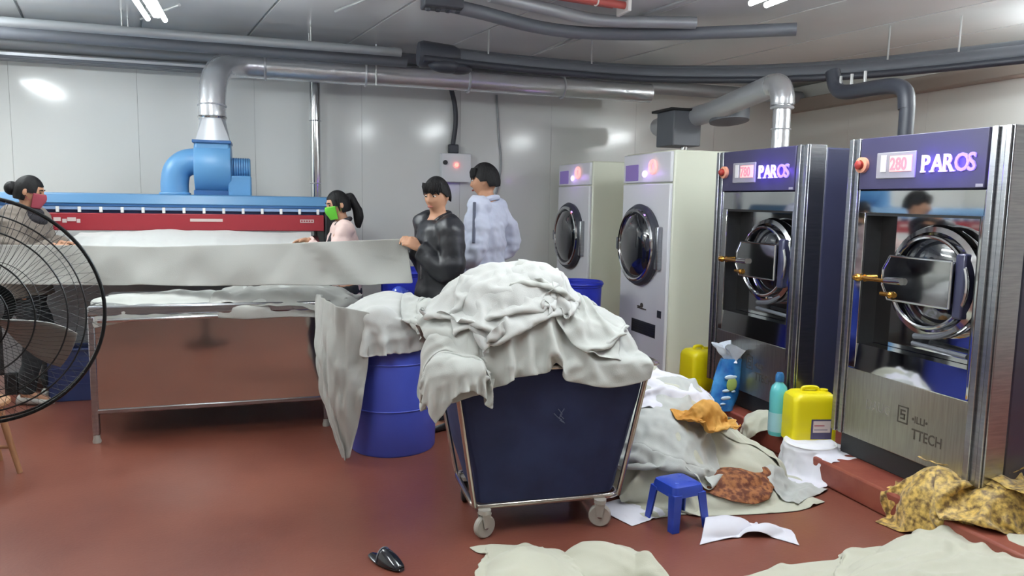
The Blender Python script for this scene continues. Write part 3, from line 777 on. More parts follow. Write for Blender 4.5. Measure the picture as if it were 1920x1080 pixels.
for k in range(3):
    q0 = R(92 + 120 * k); V = []   # blade roots; the cage hides the blades only partly
    for i in range(7):
        r = .045 + .170 * i / 6; wd = .3 + .36 * math.sin(math.pi * (i + 1.2) / 8.5)
        V.append([fc + ax * (.03 * (j / 6 - .5) * 2 * (1 - .4 * i / 6)) + r * (hx * math.cos(q0 + wd * (j / 6 - .5)) + hz * math.sin(q0 + wd * (j / 6 - .5))) for j in range(7)])
    b = MB().grid(np.array(V)).build('blade', 'blade', t); md = b.modifiers.new('t', 'SOLIDIFY'); md.thickness = .003
pb = fc + ax * .16
MB().cyl((pb[0], pb[1], .05), (pb[0], pb[1], 1.24), .022, seg=16).build('pole', 'cage', t)
MB().lathe([(.0, .0), (.22, 0), (.22, .02), (.06, .05), (.03, .09)], (pb[0], pb[1], 0), (0, 0, 1), 32).build('base', 'black', t)

# ---------------------------------------------------------------- wooden stool cut off at the left
t = thing('wooden_stool', 'pale wooden stool with splayed legs cut off by the left edge', 'stool', (-1.55, 4.72, 0))
MB().lathe([(.0, .38), (.165, .38), (.175, .392), (.172, .408), (.0, .412)], (-1.55, 4.72, 0), (0, 0, 1), 32).build('seat', 'wood', t)
for q in (-12, 78, 168, 258):
    d = np.array([math.cos(R(q)), math.sin(R(q)), 0]); p = np.array([-1.55, 4.72, 0])
    MB().tube([p + d * .22, p + d * .13 + (0, 0, .385)], [.014, .019], 10).build('leg', 'wood', t)
for q in (-12, 78): 
    d = np.array([math.cos(R(q)), math.sin(R(q)), 0]); p = np.array([-1.55, 4.72, .15 + .03 * (q > 0)])
    MB().cyl(p - d * .185, p + d * .185, .01, seg=8).build('stretcher', 'wood', t)

# ---------------------------------------------------------------- cart
t = thing('laundry_cart', 'navy canvas laundry cart on casters, heaped with white linen', 'laundry cart', (1.25, 3.4, 0))
cy_ = R(-3.2); cc = np.array([1.245, 3.195])
def K(a, b, z):   # a along the front from its middle, b back from the front
    return np.array([cc[0] + a * math.cos(cy_) - b * math.sin(cy_), cc[1] + a * math.sin(cy_) + b * math.cos(cy_), z])
HB, HT = .362, .475
bt = [K(-HB, 0, .14), K(HB, 0, .14), K(HB, .46, .14), K(-HB, .46, .14)]
tp = [K(-HT, -.06, .80), K(HT, -.06, .80), K(HT, .58, .80), K(-HT, .58, .80)]
def rounded(c4, r, n=5):
    out = []
    for i in range(4):
        p, a, b = c4[i], c4[i - 1], c4[(i + 1) % 4]; u, v = unit(a - p), unit(b - p)
        for q in np.linspace(0, 1, n): out.append(p + u * r * (1 - q) ** 2 + v * r * q ** 2)
    return out
MB().tube(rounded(bt, .06), .0135, 10, closed=True).build('base_rail', 'cart_tube', t)
MB().tube(rounded(tp, .05), .0125, 10, closed=True).build('top_rail', 'cart_tube', t)
for i in range(4):
    MB().cyl(bt[i] * .985 + (bt[0] + bt[2]) / 2 * .015, tp[i] * .985 + (tp[0] + tp[2]) / 2 * .015, .0125, seg=12).build('post', 'cart_tube', t)
# bag: soft walls hung inside the posts
nb = 40; rows = []
ctr = lambda z: ((bt[0] + bt[2]) / 2) * (1 - z) + ((tp[0] + tp[2]) / 2) * z
for z in np.linspace(0, 1, 16):
    q = [ctr(z) + (bt[i] * (1 - z) + tp[i] * z - ctr(z)) * (.962 if z > .06 else .955) for i in range(4)]
    rg = rounded(q, .05, 4); pts = []
    for i in range(len(rg)):
        for s in np.linspace(0, 1, 8, endpoint=False): pts.append(rg[i] * (1 - s) + rg[(i + 1) % len(rg)] * s)
    P = np.array(pts); P[:, 2] += .012
    out = P - ctr(z); out[:, 2] = 0; out /= np.linalg.norm(out, axis=1)[:, None]
    P += out * (.012 * math.sin(math.pi * z) + wob(P, 11, .007, 3))[:, None]
    rows.append(P)
bag = MB().rings(rows, cap=False); bag.add(rows[0], [tuple(range(len(rows[0])))])
bg = bag.build('bag', 'navy_bag', t); md = bg.modifiers.new('t', 'SOLIDIFY'); md.thickness = .004; md.offset = -1
mk = MB()
for pts in ([(-.0, .60), (.02, .575), (.005, .555), (.03, .535)], [(.03, .60), (.01, .57), (.03, .55)], [(-.02, .58), (0, .56), (.02, .548)], [(.01, .545), (.035, .53)]):
    mk.tube([K(a + .02, -.055 * z / .8 - .0 - .012, z) for a, z in pts], .0022, 5)
mk.build('bag_mark', 'bag_mark', bg)
h = MB().tube(smooth_path([tp[1] + (0, .1, -.02), tp[1] + (.1, .12, -.03), tp[1] + (.1, .4, -.03), tp[1] + (0, .5, -.02)], 24), .010, 8); h.build('push_handle', 'cart_tube', t)
for a, b, yw in ((-.315, -.02, 20), (.255, -.02, -25), (-.32, .42, 70), (.30, .42, 15)):
    p = K(a, b, 0); fr = MB(); q = R(yw); d = np.array([math.cos(q), math.sin(q), 0]); n = np.array([-d[1], d[0], 0])
    fr.cyl(p + (0, 0, .115), p + (0, 0, .135), .03, seg=14)
    for s in (-1, 1): fr.hexa([p + d * u + n * s * (.018 + e) + (0, 0, z) for z, ws in ((.05, .012), (.12, .026)) for u, e in ((-ws, 0), (ws, 0), (ws, .003), (-ws, .003))])
    c = fr.build('caster', 'caster', t)
    w_ = MB().lathe([(.030, -.014), (.048, -.016), (.054, -.010), (.054, .010), (.048, .016), (.030, .014)], p + (0, 0, .054), n, 28); w_.build('wheel', 'rubber' if b > .2 else 'caster', c, smooth=True)
    MB().lathe([(.0, -.02), (.012, -.02), (.012, .02), (.0, .02)], p + (0, 0, .054), n, 12).build('axle', 'steel', c)

# ---------------------------------------------------------------- barrels
def barrel(x, y, r, h, m, label):
    t = thing('plastic_barrel', label, 'barrel', (x, y, 0), 'blue plastic barrels')
    MB().lathe([(.001, 0.012), (r * .86, .012), (r * .90, 0), (r * .93, .012), (r * .955, h * .4), (r * .985, h * .8), (r, h - .05), (r * 1.04, h - .045), (r * 1.04, h), (r * .98, h), (r * .97, h - .06), (r * .9, h * .2), (.001, h * .1)], (x, y, 0), (0, 0, 1), 48, cap=False).build('body', m, t)
    MB().ring((x, y, h - .02), (0, 0, 1), r * 1.03, .012, 48).build('rim', m, t)
    for z in (h * .33, h * .66): MB().ring((x, y, z), (0, 0, 1), r * (.94 + .06 * z / h), .004, 48, 6).build('rib', m, t)
    return t
barrel(.735, 4.63, .285, .86, 'barrel', 'big blue plastic barrel between the table and the cart, sheet over its rim')
barrel(1.10, 6.15, .22, .98, 'barrel_blue', 'blue plastic barrel behind the man in the leather jacket')
barrel(2.62, 6.1, .20, .86, 'barrel_blue', 'blue plastic barrel in front of the dryers, behind the linen heap')
# plastic film bag stuffed in front of the barrel
t = thing('plastic_sack', 'crumpled blue plastic sack in front of the blue barrel behind the man', 'sack', (1.0, 5.75, 0))
b = MB().ell((1.0, 5.75, .42), (.17, .15, .42), 40, 28); V = np.array(b.v); Nn = V - np.array([1.0, 5.75, .42]); V += Nn * wob(V, 14, .18, 8)[:, None]; V[:, 2] = np.maximum(V[:, 2], 0); b.v = [tuple(p) for p in V]
b.build('sack', 'film', t)
MB().ring((1.0, 5.75, .84), (0, 0, 1), .03, .012, 16, 6).build('tie', 'film', t)

# blue crate under the ironer, far left
t = thing('plastic_bin', 'dark blue plastic bin on the floor between the left woman and the table', 'bin', (-1.48, 6.9, 0))
cx, cyy = -1.42, 6.36; w_, d_, h_ = .15, .11, .40
s = MB()
for z0, z1, k in ((0, .012, 1), ):
    s.box(cx - w_, cx + w_, cyy - d_, cyy + d_, z0, z1)
for x0_, x1_, y0_, y1_ in ((-w_, w_, -d_, -d_ + .01), (-w_, w_, d_ - .01, d_), (-w_, -w_ + .01, -d_, d_), (w_ - .01, w_, -d_, d_)): s.box(cx + x0_, cx + x1_, cyy + y0_, cyy + y1_, .012, h_)
t.location = (cx, cyy, 0); s.build('body', 'crate', t, bevel=.004)
r_ = MB().tube(rounded([np.array([cx - w_, cyy - d_, h_ - .01]), np.array([cx + w_, cyy - d_, h_ - .01]), np.array([cx + w_, cyy + d_, h_ - .01]), np.array([cx - w_, cyy + d_, h_ - .01])], .03), .013, 8, closed=True)
r_.build('rim', 'crate', t)
for z in (.12, .24): MB().box(cx - w_ - .006, cx + w_ + .006, cyy - d_ - .006, cyy - d_, z, z + .012).build('rib', 'crate', t)

# ---------------------------------------------------------------- small things
t = thing('plastic_stool', 'small blue plastic stool in front of the dirty linen pile', 'stool', (1.88, 3.09, 0))
sx, sy, sh = 1.885, 3.10, .215; a_ = R(8)
def S(u, v, z): return (sx + u * math.cos(a_) - v * math.sin(a_), sy + u * math.sin(a_) + v * math.cos(a_), z)
tp_ = MB(); rows = []
for (hw, z, rr) in ((.0005, sh, .0), (.068, sh, .024), (.084, sh - .006, .028), (.089, sh - .02, .029), (.094, sh - .055, .029), (.089, sh - .055, .027), (.082, sh - .016, .024), (.001, sh - .014, 0)):
    q = [np.array(S(-hw, -hw, z)), np.array(S(hw, -hw, z)), np.array(S(hw, hw, z)), np.array(S(-hw, hw, z))]
    rows.append(rounded(q, max(rr, .0002), 6))
tp_.rings(rows, cap=False).build('seat', 'stool', t)
for u, v in ((-1, -1), (1, -1), (1, 1), (-1, 1)):
    L = MB(); top = [np.array(S(u * .094, v * .094, sh - .04)), np.array(S(u * .046, v * .094, sh - .04)), np.array(S(u * .046, v * .085, sh - .04)), np.array(S(u * .085, v * .085, sh - .04)), np.array(S(u * .085, v * .046, sh - .04)), np.array(S(u * .094, v * .046, sh - .04))]
    bo = [np.array(S(u * .112, v * .112, 0)), np.array(S(u * .072, v * .112, 0)), np.array(S(u * .072, v * .104, 0)), np.array(S(u * .104, v * .104, 0)), np.array(S(u * .104, v * .072, 0)), np.array(S(u * .112, v * .072, 0))]
    L.rings([bo, [b * .35 + a * .65 for b, a in zip(bo, top)], top]).build('leg', 'stool', t, bevel=.002)
    MB().ell(S(u * .038, v * .038, sh + .001), (.012, .008, .002), 12, 6).build('seat_stud', 'stool', t)

def jerrycan(x, y, z, w_, d_, h_, yaw, label, lab=False):
    t = thing('jerrycan', label, 'jerrycan', (x, y, z), 'yellow jerrycans on the plinth'); q = R(yaw)
    L = lambda u, v, c: np.array([x + u * math.cos(q) - v * math.sin(q), y + u * math.sin(q) + v * math.cos(q), z + c])
    rows = []
    for f, c, r in ((.9, 0, .03), (1, .015, .035), (1, h_ * .3, .035), (.985, h_ * .34, .035), (1, h_ * .38, .035), (1, h_ * .84, .04), (.97, h_ * .92, .05), (.80, h_ * .985, .05), (.55, h_, .04)):
        rows.append(rounded([L(-w_ / 2 * f, -d_ / 2 * f, c), L(w_ / 2 * f, -d_ / 2 * f, c), L(w_ / 2 * f, d_ / 2 * f, c), L(-w_ / 2 * f, d_ / 2 * f, c)], r, 6))
    MB().rings(rows).build('body', 'yellow', t)
    MB().tube(smooth_path([L(-w_ * .2, 0, h_ * .97), L(-w_ * .16, 0, h_ * 1.06), L(w_ * .12, 0, h_ * 1.06), L(w_ * .18, 0, h_ * .97)], 16), .012, 8).build('handle', 'yellow', t)
    MB().cyl(L(w_ * .30, 0, h_ * .93), L(w_ * .30, 0, h_ * 1.03), .024, seg=18).build('cap', 'yellow', t)
    if lab:
        def pl(u0, u1, c0, c1, e): return MB().add([L(u0, -d_ / 2 - e, c0), L(u1, -d_ / 2 - e, c0), L(u1, -d_ / 2 - e, c1), L(u0, -d_ / 2 - e, c1), L(u0, -d_ / 2 + .004, c0), L(u1, -d_ / 2 + .004, c0), L(u1, -d_ / 2 + .004, c1), L(u0, -d_ / 2 + .004, c1)], [(0, 1, 2, 3), (7, 6, 5, 4), (0, 4, 5, 1), (1, 5, 6, 2), (2, 6, 7, 3), (3, 7, 4, 0)])
        lb = pl(-.03, .098, .045, .165, .001).build('label', 'label_dark', t, smooth=False)
        pl(-.018, .088, .085, .155, .002).build('label_print', 'label_white', lb, smooth=False); pl(-.012, .05, .125, .130, .003).build('label_line', 'red', lb, smooth=False); pl(-.012, .07, .10, .104, .003).build('label_line', 'label_dark', lb, smooth=False)
    return t
jerrycan(3.085, 3.63, .135, .27, .19, .315, -14, 'yellow jerrycan with a printed label between the washing machines, nearest one', True)
jerrycan(3.13, 4.94, .135, .22, .2, .315, 5, 'yellow jerrycan beside the white dryer, behind the detergent bag')
t = thing('bottle', 'teal plastic bottle standing left of the labelled yellow jerrycan', 'bottle', (2.97, 3.80, .135))
bx, by = 2.985, 3.79
MB().lathe([(.0, 0), (.05, .004), (.054, .02), (.052, .16), (.054, .20), (.054, .27), (.044, .31), (.022, .335), (.02, .345)], (bx, by, .135), (0, 0, 1), 28).build('body', 'teal', t)
MB().lathe([(.056, .03), (.056, .15)], (bx, by, .135), (0, 0, 1), 28, cap=False).build('label', 'bottle_clear', t)
MB().lathe([(.026, .34), (.026, .375), (.018, .395), (.0, .398)], (bx, by, .135), (0, 0, 1), 20).build('cap', 'cap_blue', t)
# detergent bag, twisted shut
t = thing('detergent_bag', 'blue and clear plastic detergent bag leaning at the second steel washing machine', 'bag', (3.0, 4.42, .135))
rows = []
for i, zz in enumerate(np.linspace(0, 1, 24)):
    c = np.array([2.98 + .07 * zz, 4.40 - .02 * zz, .135 + .36 * zz]); wv = .115 * (1 - .18 * zz) * (1 if zz > .06 else .85); d = .07 * (1 - .4 * zz) 
    rows.append([c + np.array([math.cos(q) * wv * (1 + .07 * math.sin(5 * q + 9 * zz)), math.sin(q) * d * (1 + .12 * math.sin(4 * q + 11 * zz)), 0]) for q in np.arange(28) / 28 * 2 * math.pi])
MB().rings(rows).build('body', 'bag_blue', t)
rows = []
for i, zz in enumerate(np.linspace(0, 1, 14)):
    c = np.array([3.05 + .02 * zz, 4.38, .47 + .12 * zz]); k = .04 + .085 * abs(zz - .15)
    rows.append([c + np.array([math.cos(q) * k * 1.3 * (1 + .3 * math.sin(6 * q + 3 * zz)), math.sin(q) * k * .8 * (1 + .3 * math.sin(7 * q)), .02 * math.sin(5 * q) * zz]) for q in np.arange(36) / 36 * 2 * math.pi])
MB().rings(rows, cap=False).build('bag_top', 'bag_clear', t)
for (u, zz, ww, hh, m) in ((.005, .52, .085, .10, 'bag_patch'), (-.015, .66, .10, .035, 'bag_print'), (-.03, .40, .06, .022, 'bag_print'), (.03, .38, .035, .018, 'bag_print'), (-.02, .26, .08, .03, 'bag_print'), (-.03, .15, .05, .016, 'bag_print')):
    d = .07 * (1 - .4 * zz); e = .115 * (1 - .18 * zz)
    MB().ell((2.98 + u + zz * .07, 4.40 - .02 * zz - d * math.sqrt(max(.1, 1 - (u / e) ** 2)) - .001, .135 + zz * .36), (ww / 2, .009, hh / 2), 14, 8).build('print', m, t)
# black slipper
t = thing('slipper', 'single black slipper lying on the open red floor', 'slipper', (.42, 3.08, 0))
a0 = np.array([.405, 3.15]); dirv = unit(np.array([.13, -.22])); nv = np.array([-dirv[1], dirv[0]])
rows = []
for s_ in np.linspace(0, 1, 16):
    wd = .042 * (math.sin(math.pi * min(1, .08 + s_ * .9)) ** .45) * (.82 + .25 * s_); c = a0 + dirv * s_ * .205
    rows.append([np.array([c[0] + nv[0] * wd * math.cos(q), c[1] + nv[1] * wd * math.cos(q), .008 + .008 * math.sin(q)]) for q in np.arange(16) / 16 * 2 * math.pi])
MB().rings(rows).build('sole', 'slipper', t)
rows = []
for s_ in np.linspace(.40, .99, 12):
    wd = .043 * (math.sin(math.pi * min(1, .08 + s_ * .9)) ** .45) * (.82 + .25 * s_); c = a0 + dirv * s_ * .205; hgt = .055 * math.sin(math.pi * min(1, (1.04 - s_) / .62 * .52)) 
    rows.append([np.array([c[0] + nv[0] * wd * math.cos(q), c[1] + nv[1] * wd * math.cos(q), .012 + hgt * math.sin(q)]) for q in np.linspace(0, math.pi, 14)])
V = np.array(rows); b = MB().grid(V).build('upper', 'slipper', t); md = b.modifiers.new('t', 'SOLIDIFY'); md.thickness = .005
for i in (0,): MB().tube([r for r in rows[i]], .004, 6).build('trim', 'pipe_dark', t)

# ---------------------------------------------------------------- linen
def patch(top, bot, n=60, m=24, fold=.0, kf=6, seed=0, sag=0.0):
    """cloth spanned between two 3D polylines, with soft folds across it"""
    T, B = smooth_path(top, n * 3), smooth_path(bot, n * 3)
    rs = lambda P: np.stack([np.interp(np.linspace(0, 1, n), np.linspace(0, 1, len(P)), P[:, i]) for i in range(3)], -1)
    T, B = rs(T), rs(B); v = np.linspace(0, 1, m)[None, :, None]
    X = T[:, None] * (1 - v) + B[:, None] * v
    N = np.cross(np.gradient(X, axis=0), np.gradient(X, axis=1)); N /= np.maximum(1e-9, np.linalg.norm(N, axis=-1))[..., None]
    r = np.random.RandomState(seed); u = np.linspace(0, 1, n)[:, None]; vv = np.linspace(0, 1, m)[None]
    f = sum(a * np.sin(2 * math.pi * (kf * k * u + b * vv) + p) for a, k, b, p in zip((1, .6, .35, .25), (1, 1.9, 3.1, 4.7), r.uniform(-1, 1, 4), r.uniform(0, 6, 4)))
    X = X + N * (f * fold * (.35 + .65 * vv))[..., None]
    X[..., 2] -= sag * np.sin(math.pi * u) * (1 - .4 * vv)
    return X
FL = ('z', .006)
def warp(quad, n=40, m=30, mid=None, z=0):
    """flat cloth with four given corners (and pulled in edge middles)"""
    a, b, c, d = [np.array(q, float) for q in quad]; u = np.linspace(0, 1, n)[:, None, None]; v = np.linspace(0, 1, m)[None, :, None]
    X = (a * (1 - u) + b * u) * (1 - v) + (d * (1 - u) + c * u) * v
    if mid is not None: X = X + 4 * u * (1 - u) * (np.array(mid[0]) * (1 - v) + np.array(mid[1]) * v)
    return np.concatenate([X, np.full((n, m, 1), float(z))], -1)

# linen on the ironer feed
top = [(-1.40, 6.695, 1.262), (-.9, 6.695, 1.266), (-.2, 6.695, 1.258), (.36, 6.695, 1.250)]
mid = [(-1.40, 6.10, 1.165), (-.9, 6.09, 1.17), (-.2, 6.10, 1.165), (.36, 6.11, 1.160)]
X = patch(top, mid, 70, 26, .006, 5, 3)
d = np.linspace(0, 1, 12)[1:, None]
hang = np.stack([X[:, -1] + np.array([0, -.04 * math.sin(math.pi / 2 * min(1, k * 2)), -.26 * k]) for k in np.linspace(0, 1, 12)[1:]], 1)
X = np.concatenate([X, hang], 1); X += wob(X, 9, .010, 4)[..., None] * np.array([.2, .6, .8])
cloth('feed_sheet', X, 'linen_b', 'bright white sheet running into the ironer below its red panel', 'sheet', 'white hotel linen', cr=.003, ck=6)

# linen on the table
tb = ('box', (-1.06, 5.12, 0), (.40, 5.88, .868), 0)
pr = [tb, ('ell', (.18, 5.40, .86), (.40, .26, .085)), ('ell', (-.55, 5.40, .86), (.55, .20, .06)), FL]
X = drape(lay(sheet(-.22, 5.40, .9, 1.62, .62, 0, 64), pr), 1.12, pr, 70, seed=11, amp=.03, kn=11)
cloth('table_sheet', X, 'linen', 'crumpled wet sheet piled along the steel table top', 'sheet', 'white hotel linen', cr=.014, ck=13); HTB = hfield(X)
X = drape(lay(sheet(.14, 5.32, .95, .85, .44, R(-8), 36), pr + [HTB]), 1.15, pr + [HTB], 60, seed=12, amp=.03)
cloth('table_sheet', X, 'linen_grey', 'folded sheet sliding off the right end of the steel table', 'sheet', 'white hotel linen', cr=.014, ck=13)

# sheet held up between the man and the left woman
top = [(-2.3, 6.02, 1.20), (-1.45, 5.76, 1.205), (-.6, 5.42, 1.215), (.2, 5.14, 1.255), (.87, 4.90, 1.295)]
bot = [(-2.3, 5.97, .92), (-1.45, 5.68, .945), (-.6, 5.30, .965), (.2, 5.02, .985), (.90, 4.82, 1.005)]
X = patch(top, bot, 96, 22, .011, 4, 5)
u = np.linspace(0, 1, 96)[:, None]; v = np.linspace(0, 1, 22)[None]
X[..., 1] += .05 * np.exp(-((u - .93) / .05) ** 2) * np.sin(math.pi * v) - .03 * np.exp(-((u - .80 - .1 * v) / .03) ** 2)
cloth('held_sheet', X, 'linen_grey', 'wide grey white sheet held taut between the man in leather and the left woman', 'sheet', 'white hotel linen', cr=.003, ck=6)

# barrel: ruffled sheet over the rim and a long panel down its left side
pr = [('cyl', (.735, 4.63), .325, .878), ('ell', (.735, 4.63, .80), (.30, .30, .17)), ('ell', (.92, 4.43, .84), (.13, .10, .11)), ('ell', (.62, 4.37, .84), (.12, .08, .10)), FL]
X = drape(lay(disc(.75, 4.59, .9, .365, 50, R(18)), pr, .03), 1.3, pr, 60, seed=21, amp=.055, kn=12)
cloth('barrel_sheet', X, 'linen_b', 'ruffled white sheet lying over the rim of the big blue barrel', 'sheet', 'white hotel linen', cr=.014, ck=12); HBR = hfield(X)
X = drape(lay(sheet(.93, 4.40, .95, .36, .34, R(-20), 40), pr + [HBR]), 1.5, pr + [HBR], 55, seed=23, amp=.05, kn=17)
cloth('barrel_sheet', X, 'linen', 'bunched sheet on the right side of the blue barrel rim, next to the cart heap', 'sheet', 'white hotel linen', cr=.012, ck=15)
top = [(.30, 5.06, .925), (.325, 4.70, .935), (.39, 4.43, .93), (.56, 4.33, .90)]
L1 = [(.27, 4.66, .62), (.29, 4.52, .60), (.37, 4.38, .58), (.545, 4.315, .62)]
L2 = [(.285, 4.56, .36), (.31, 4.46, .34), (.37, 4.35, .33), (.505, 4.305, .36)]
L3 = [(.40, 4.40, .04), (.405, 4.385, .03), (.42, 4.35, .02), (.44, 4.33, .05)]
A, B = patch(top, L1, 40, 14, .016, 2.5, 7), patch(L1, L2, 40, 14, .016, 2.5, 7); Cc = patch(L2, L3, 40, 14, .006, 2.5, 7)
X = np.concatenate([A, B[:, 1:], Cc[:, 1:]], 1)
X[:, :, 1] += .035 * np.exp(-((np.linspace(0, 1, 40)[:, None] - .35 - .4 * np.linspace(0, 1, X.shape[1])[None]) / .08) ** 2)
for _ in range(6): X[:, 1:-1] = .5 * X[:, 1:-1] + .25 * (X[:, :-2] + X[:, 2:])
X += wob(X, 10, .012, 9)[..., None] * np.array([.5, .8, .1])
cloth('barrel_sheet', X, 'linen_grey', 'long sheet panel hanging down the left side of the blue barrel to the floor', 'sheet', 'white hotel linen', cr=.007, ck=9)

# heap on the cart
box = ('box', (.750, 3.105, 0), (1.745, 3.85, .828), R(-3.2))
core = [('ell', (1.10, 3.46, .80), (.42, .34, .45)), ('ell', (1.40, 3.44, .80), (.38, .32, .25)), ('ell', (.86, 3.42, .80), (.22, .30, .26)), ('ell', (1.20, 3.42, 1.05), (.2, .2, .215))]
pr = [box] + core + [FL]
X = drape(lay(warp([(.70, 3.06), (1.69, 3.085), (1.68, 3.90), (.74, 3.92)], 64, 56, mid=[(-.02, -.085), (0, 0)], z=.9), pr), 1.22, pr, 60, seed=31, amp=.05, kn=11)
cloth('heap_sheet', X, 'linen', 'large crumpled sheet covering the linen heap and hanging over the front of the cart', 'sheet', 'white hotel linen', cr=.014, ck=13); H1 = hfield(X)
X = drape(lay(sheet(1.07, 3.37, 1.2, .66, .56, R(25), 50), pr + [H1]), 1.32, pr + [H1], 55, seed=33, amp=.05, kn=13)
cloth('heap_sheet', X, 'linen_b', 'crumpled sheet lying over the peak of the linen heap', 'sheet', 'white hotel linen', cr=.014, ck=13); H2 = hfield(X)
X = drape(lay(sheet(1.42, 3.40, 1.0, .58, .54, R(-20), 46), pr + [H1]), 1.32, pr + [H1], 55, seed=35, amp=.05, kn=13)
cloth('heap_sheet', X, 'linen', 'crumpled sheet sloping down the right side of the linen heap', 'sheet', 'white hotel linen', cr=.014, ck=13)
pr3 = pr + [('ell', (.73, 3.18, .76), (.10, .10, .13)), ('ell', (.80, 3.12, .80), (.12, .08, .08))]
X = drape(lay(sheet(.79, 3.24, .95, .34, .34, R(10), 46), pr3 + [H1]), 1.45, pr3, 60, seed=37, amp=.05, kn=15)
cloth('heap_sheet', X, 'linen', 'bunched sheet spilling over the left front corner of the cart', 'sheet', 'white hotel linen', cr=.014, ck=13)
X = drape(lay(sheet(1.05, 3.24, 1.05, .5, .30, R(-12), 44), pr + [H1]), 1.28, pr + [H1], 50, seed=39, amp=.05, kn=14)
cloth('heap_sheet', X, 'linen_b', 'crumpled pillow case on the front slope of the heap, above the cart bag', 'pillow case', 'white hotel linen', cr=.014, ck=13)

# dirty linen on the floor right of the cart
core = [('ell', (2.22, 3.86, .0), (.42, .42, .55)), ('ell', (2.02, 3.62, .0), (.34, .38, .42)), ('ell', (2.45, 3.55, .0), (.34, .32, .24)), ('ell', (2.1, 3.95, .4), (.2, .2, .2))]
pr = core + [FL]
X = drape(lay(sheet(2.2, 3.76, .6, 1.10, 1.16, R(12), 58), pr), 1.2, pr, 60, seed=41, amp=.05, kn=10)
cloth('dirty_sheet', X, 'linen_cream', 'big cream sheet over the dirty pile between cart and washing machines', 'sheet', 'dirty linen on the floor', cr=.017, ck=12); H4 = hfield(X)
X = drape(lay(sheet(2.05, 3.55, .5, .62, .72, R(-25), 42), pr + [H4]), 1.22, pr + [H4], 55, seed=43, amp=.05, kn=12)
cloth('dirty_sheet', X, 'linen', 'crumpled sheet on the pile beside the right side of the cart', 'sheet', 'dirty linen on the floor', cr=.017, ck=12)
pr5 = [('ell', (2.30, 3.30, .0), (.34, .20, .10)), ('ell', (2.52, 3.42, .0), (.2, .2, .15)), FL]
X = drape(lay(sheet(2.38, 3.34, .2, .78, .50, R(-6), 50), pr5 + [H4]), 1.16, pr5, 50, seed=45, amp=.035, kn=12)
cloth('dirty_sheet', X, 'linen_cream', 'cream sheet spread on the red floor behind the blue plastic stool', 'sheet', 'dirty linen on the floor', cr=.017, ck=12); H5 = hfield(X)
X = drape(lay(sheet(2.64, 3.36, .2, .30, .42, R(24), 30), [FL, H5]), 1.2, [FL, H5], 45, seed=47, amp=.03, kn=16)
cloth('dirty_sheet', X, 'linen', 'white cloth tail reaching towards the plinth kerb', 'cloth', 'dirty linen on the floor', cr=.017, ck=12)
X = drape(lay(sheet(2.62, 3.62, .3, .46, .34, R(-20), 34), pr + [FL, H4]), 1.25, pr + [H4], 45, seed=48, amp=.04, kn=14)
cloth('dirty_sheet', X, 'linen_cream', 'cream cloth at the right flank of the dirty pile by the kerb', 'cloth', 'dirty linen on the floor', cr=.017, ck=12)
X = drape(lay(sheet(2.26, 3.72, .7, .42, .36, R(-20), 34), pr + [H4]), 1.25, pr + [H4], 45, seed=50, amp=.04, kn=16)
cloth('dirty_sheet', X, 'linen_white', 'white cloth on top of the dirty pile, above the ochre cloth', 'cloth', 'dirty linen on the floor', cr=.017, ck=12); H6 = hfield(X)
po = pr + [H4, H6, ('ell', (2.27, 3.48, .40), (.11, .07, .09))]
X = drape(lay(sheet(2.27, 3.46, .5, .26, .24, R(15), 40), po), 1.5, po, 40, seed=51, amp=.03, kn=24)
cloth('ochre_cloth', X, 'ochre', 'crumpled ochre napkin on the front of the dirty linen pile', 'napkin', cr=.014, ck=20)
pb_ = pr5 + [H5, ('ell', (2.33, 3.31, .06), (.20, .13, .09))]
X = drape(lay(disc(2.33, 3.31, .3, .20, 40), pb_), 1.2, pb_, 40, seed=53, amp=.02, kn=14)
# trim to a rounded outline
cx, cy = X[..., 0].mean(), X[..., 1].mean()
cloth('brown_cloth', X, 'brown_print', 'dark brown patterned cloth lying on the cream sheet behind the stool', 'cloth', cr=.007, ck=18)
X = drape(lay(sheet(1.77, 3.30, .1, .26, .22, R(20), 30), [FL]), 1.3, [FL], 40, seed=55, amp=.03, kn=20)
cloth('rag', X, 'linen_white', 'small white rag on the floor between the cart caster and the stool', 'rag', cr=.010, ck=20)
pr6 = [('ell', (2.03, 2.96, 0), (.18, .09, .06)), ('ell', (2.2, 2.86, 0), (.12, .05, .05)), FL]
X = drape(lay(warp([(1.86, 2.80), (2.30, 2.72), (2.33, 2.87), (1.98, 3.07)], mid=[(.01, .09), (.03, .02)]), pr6), 1.07, pr6, 45, seed=57, amp=.02, kn=13)
cloth('floor_cloth', X, 'linen_white', 'white cloth lying alone on the red floor in front of the blue stool', 'cloth', cr=.006, ck=12)

# linen in the foreground
pr7 = [('ell', (1.02, 2.74, 0), (.22, .26, .10)), ('ell', (1.33, 2.74, 0), (.20, .18, .10)), ('ell', (1.5, 2.6, 0), (.12, .2, .10)), FL]
X = drape(lay(warp([(.74, 2.30), (1.62, 2.28), (1.46, 2.82), (.90, 3.10)], 56, 44, mid=[(0, 0), (.02, .0)]), pr7), 1.13, pr7, 55, seed=61, amp=.04, kn=10)
cloth('foreground_sheet', X, 'linen_cream', 'crumpled cream sheet at the bottom edge, below the cart', 'sheet', 'foreground linen', cr=.02, ck=11)
pr8 = [('ell', (2.6, 2.1, 0), (.5, .42, .13)), ('ell', (2.82, 2.40, 0), (.3, .22, .12)), ('ell', (3.2, 2.1, 0), (.5, .42, .16)), FL]
X = drape(lay(warp([(1.70, 1.75), (3.7, 1.55), (3.5, 2.34), (1.88, 2.50)], 110, 56, mid=[(0, 0), (.16, .14)]), pr8), 1.1, pr8, 55, seed=63, amp=.04, kn=9)
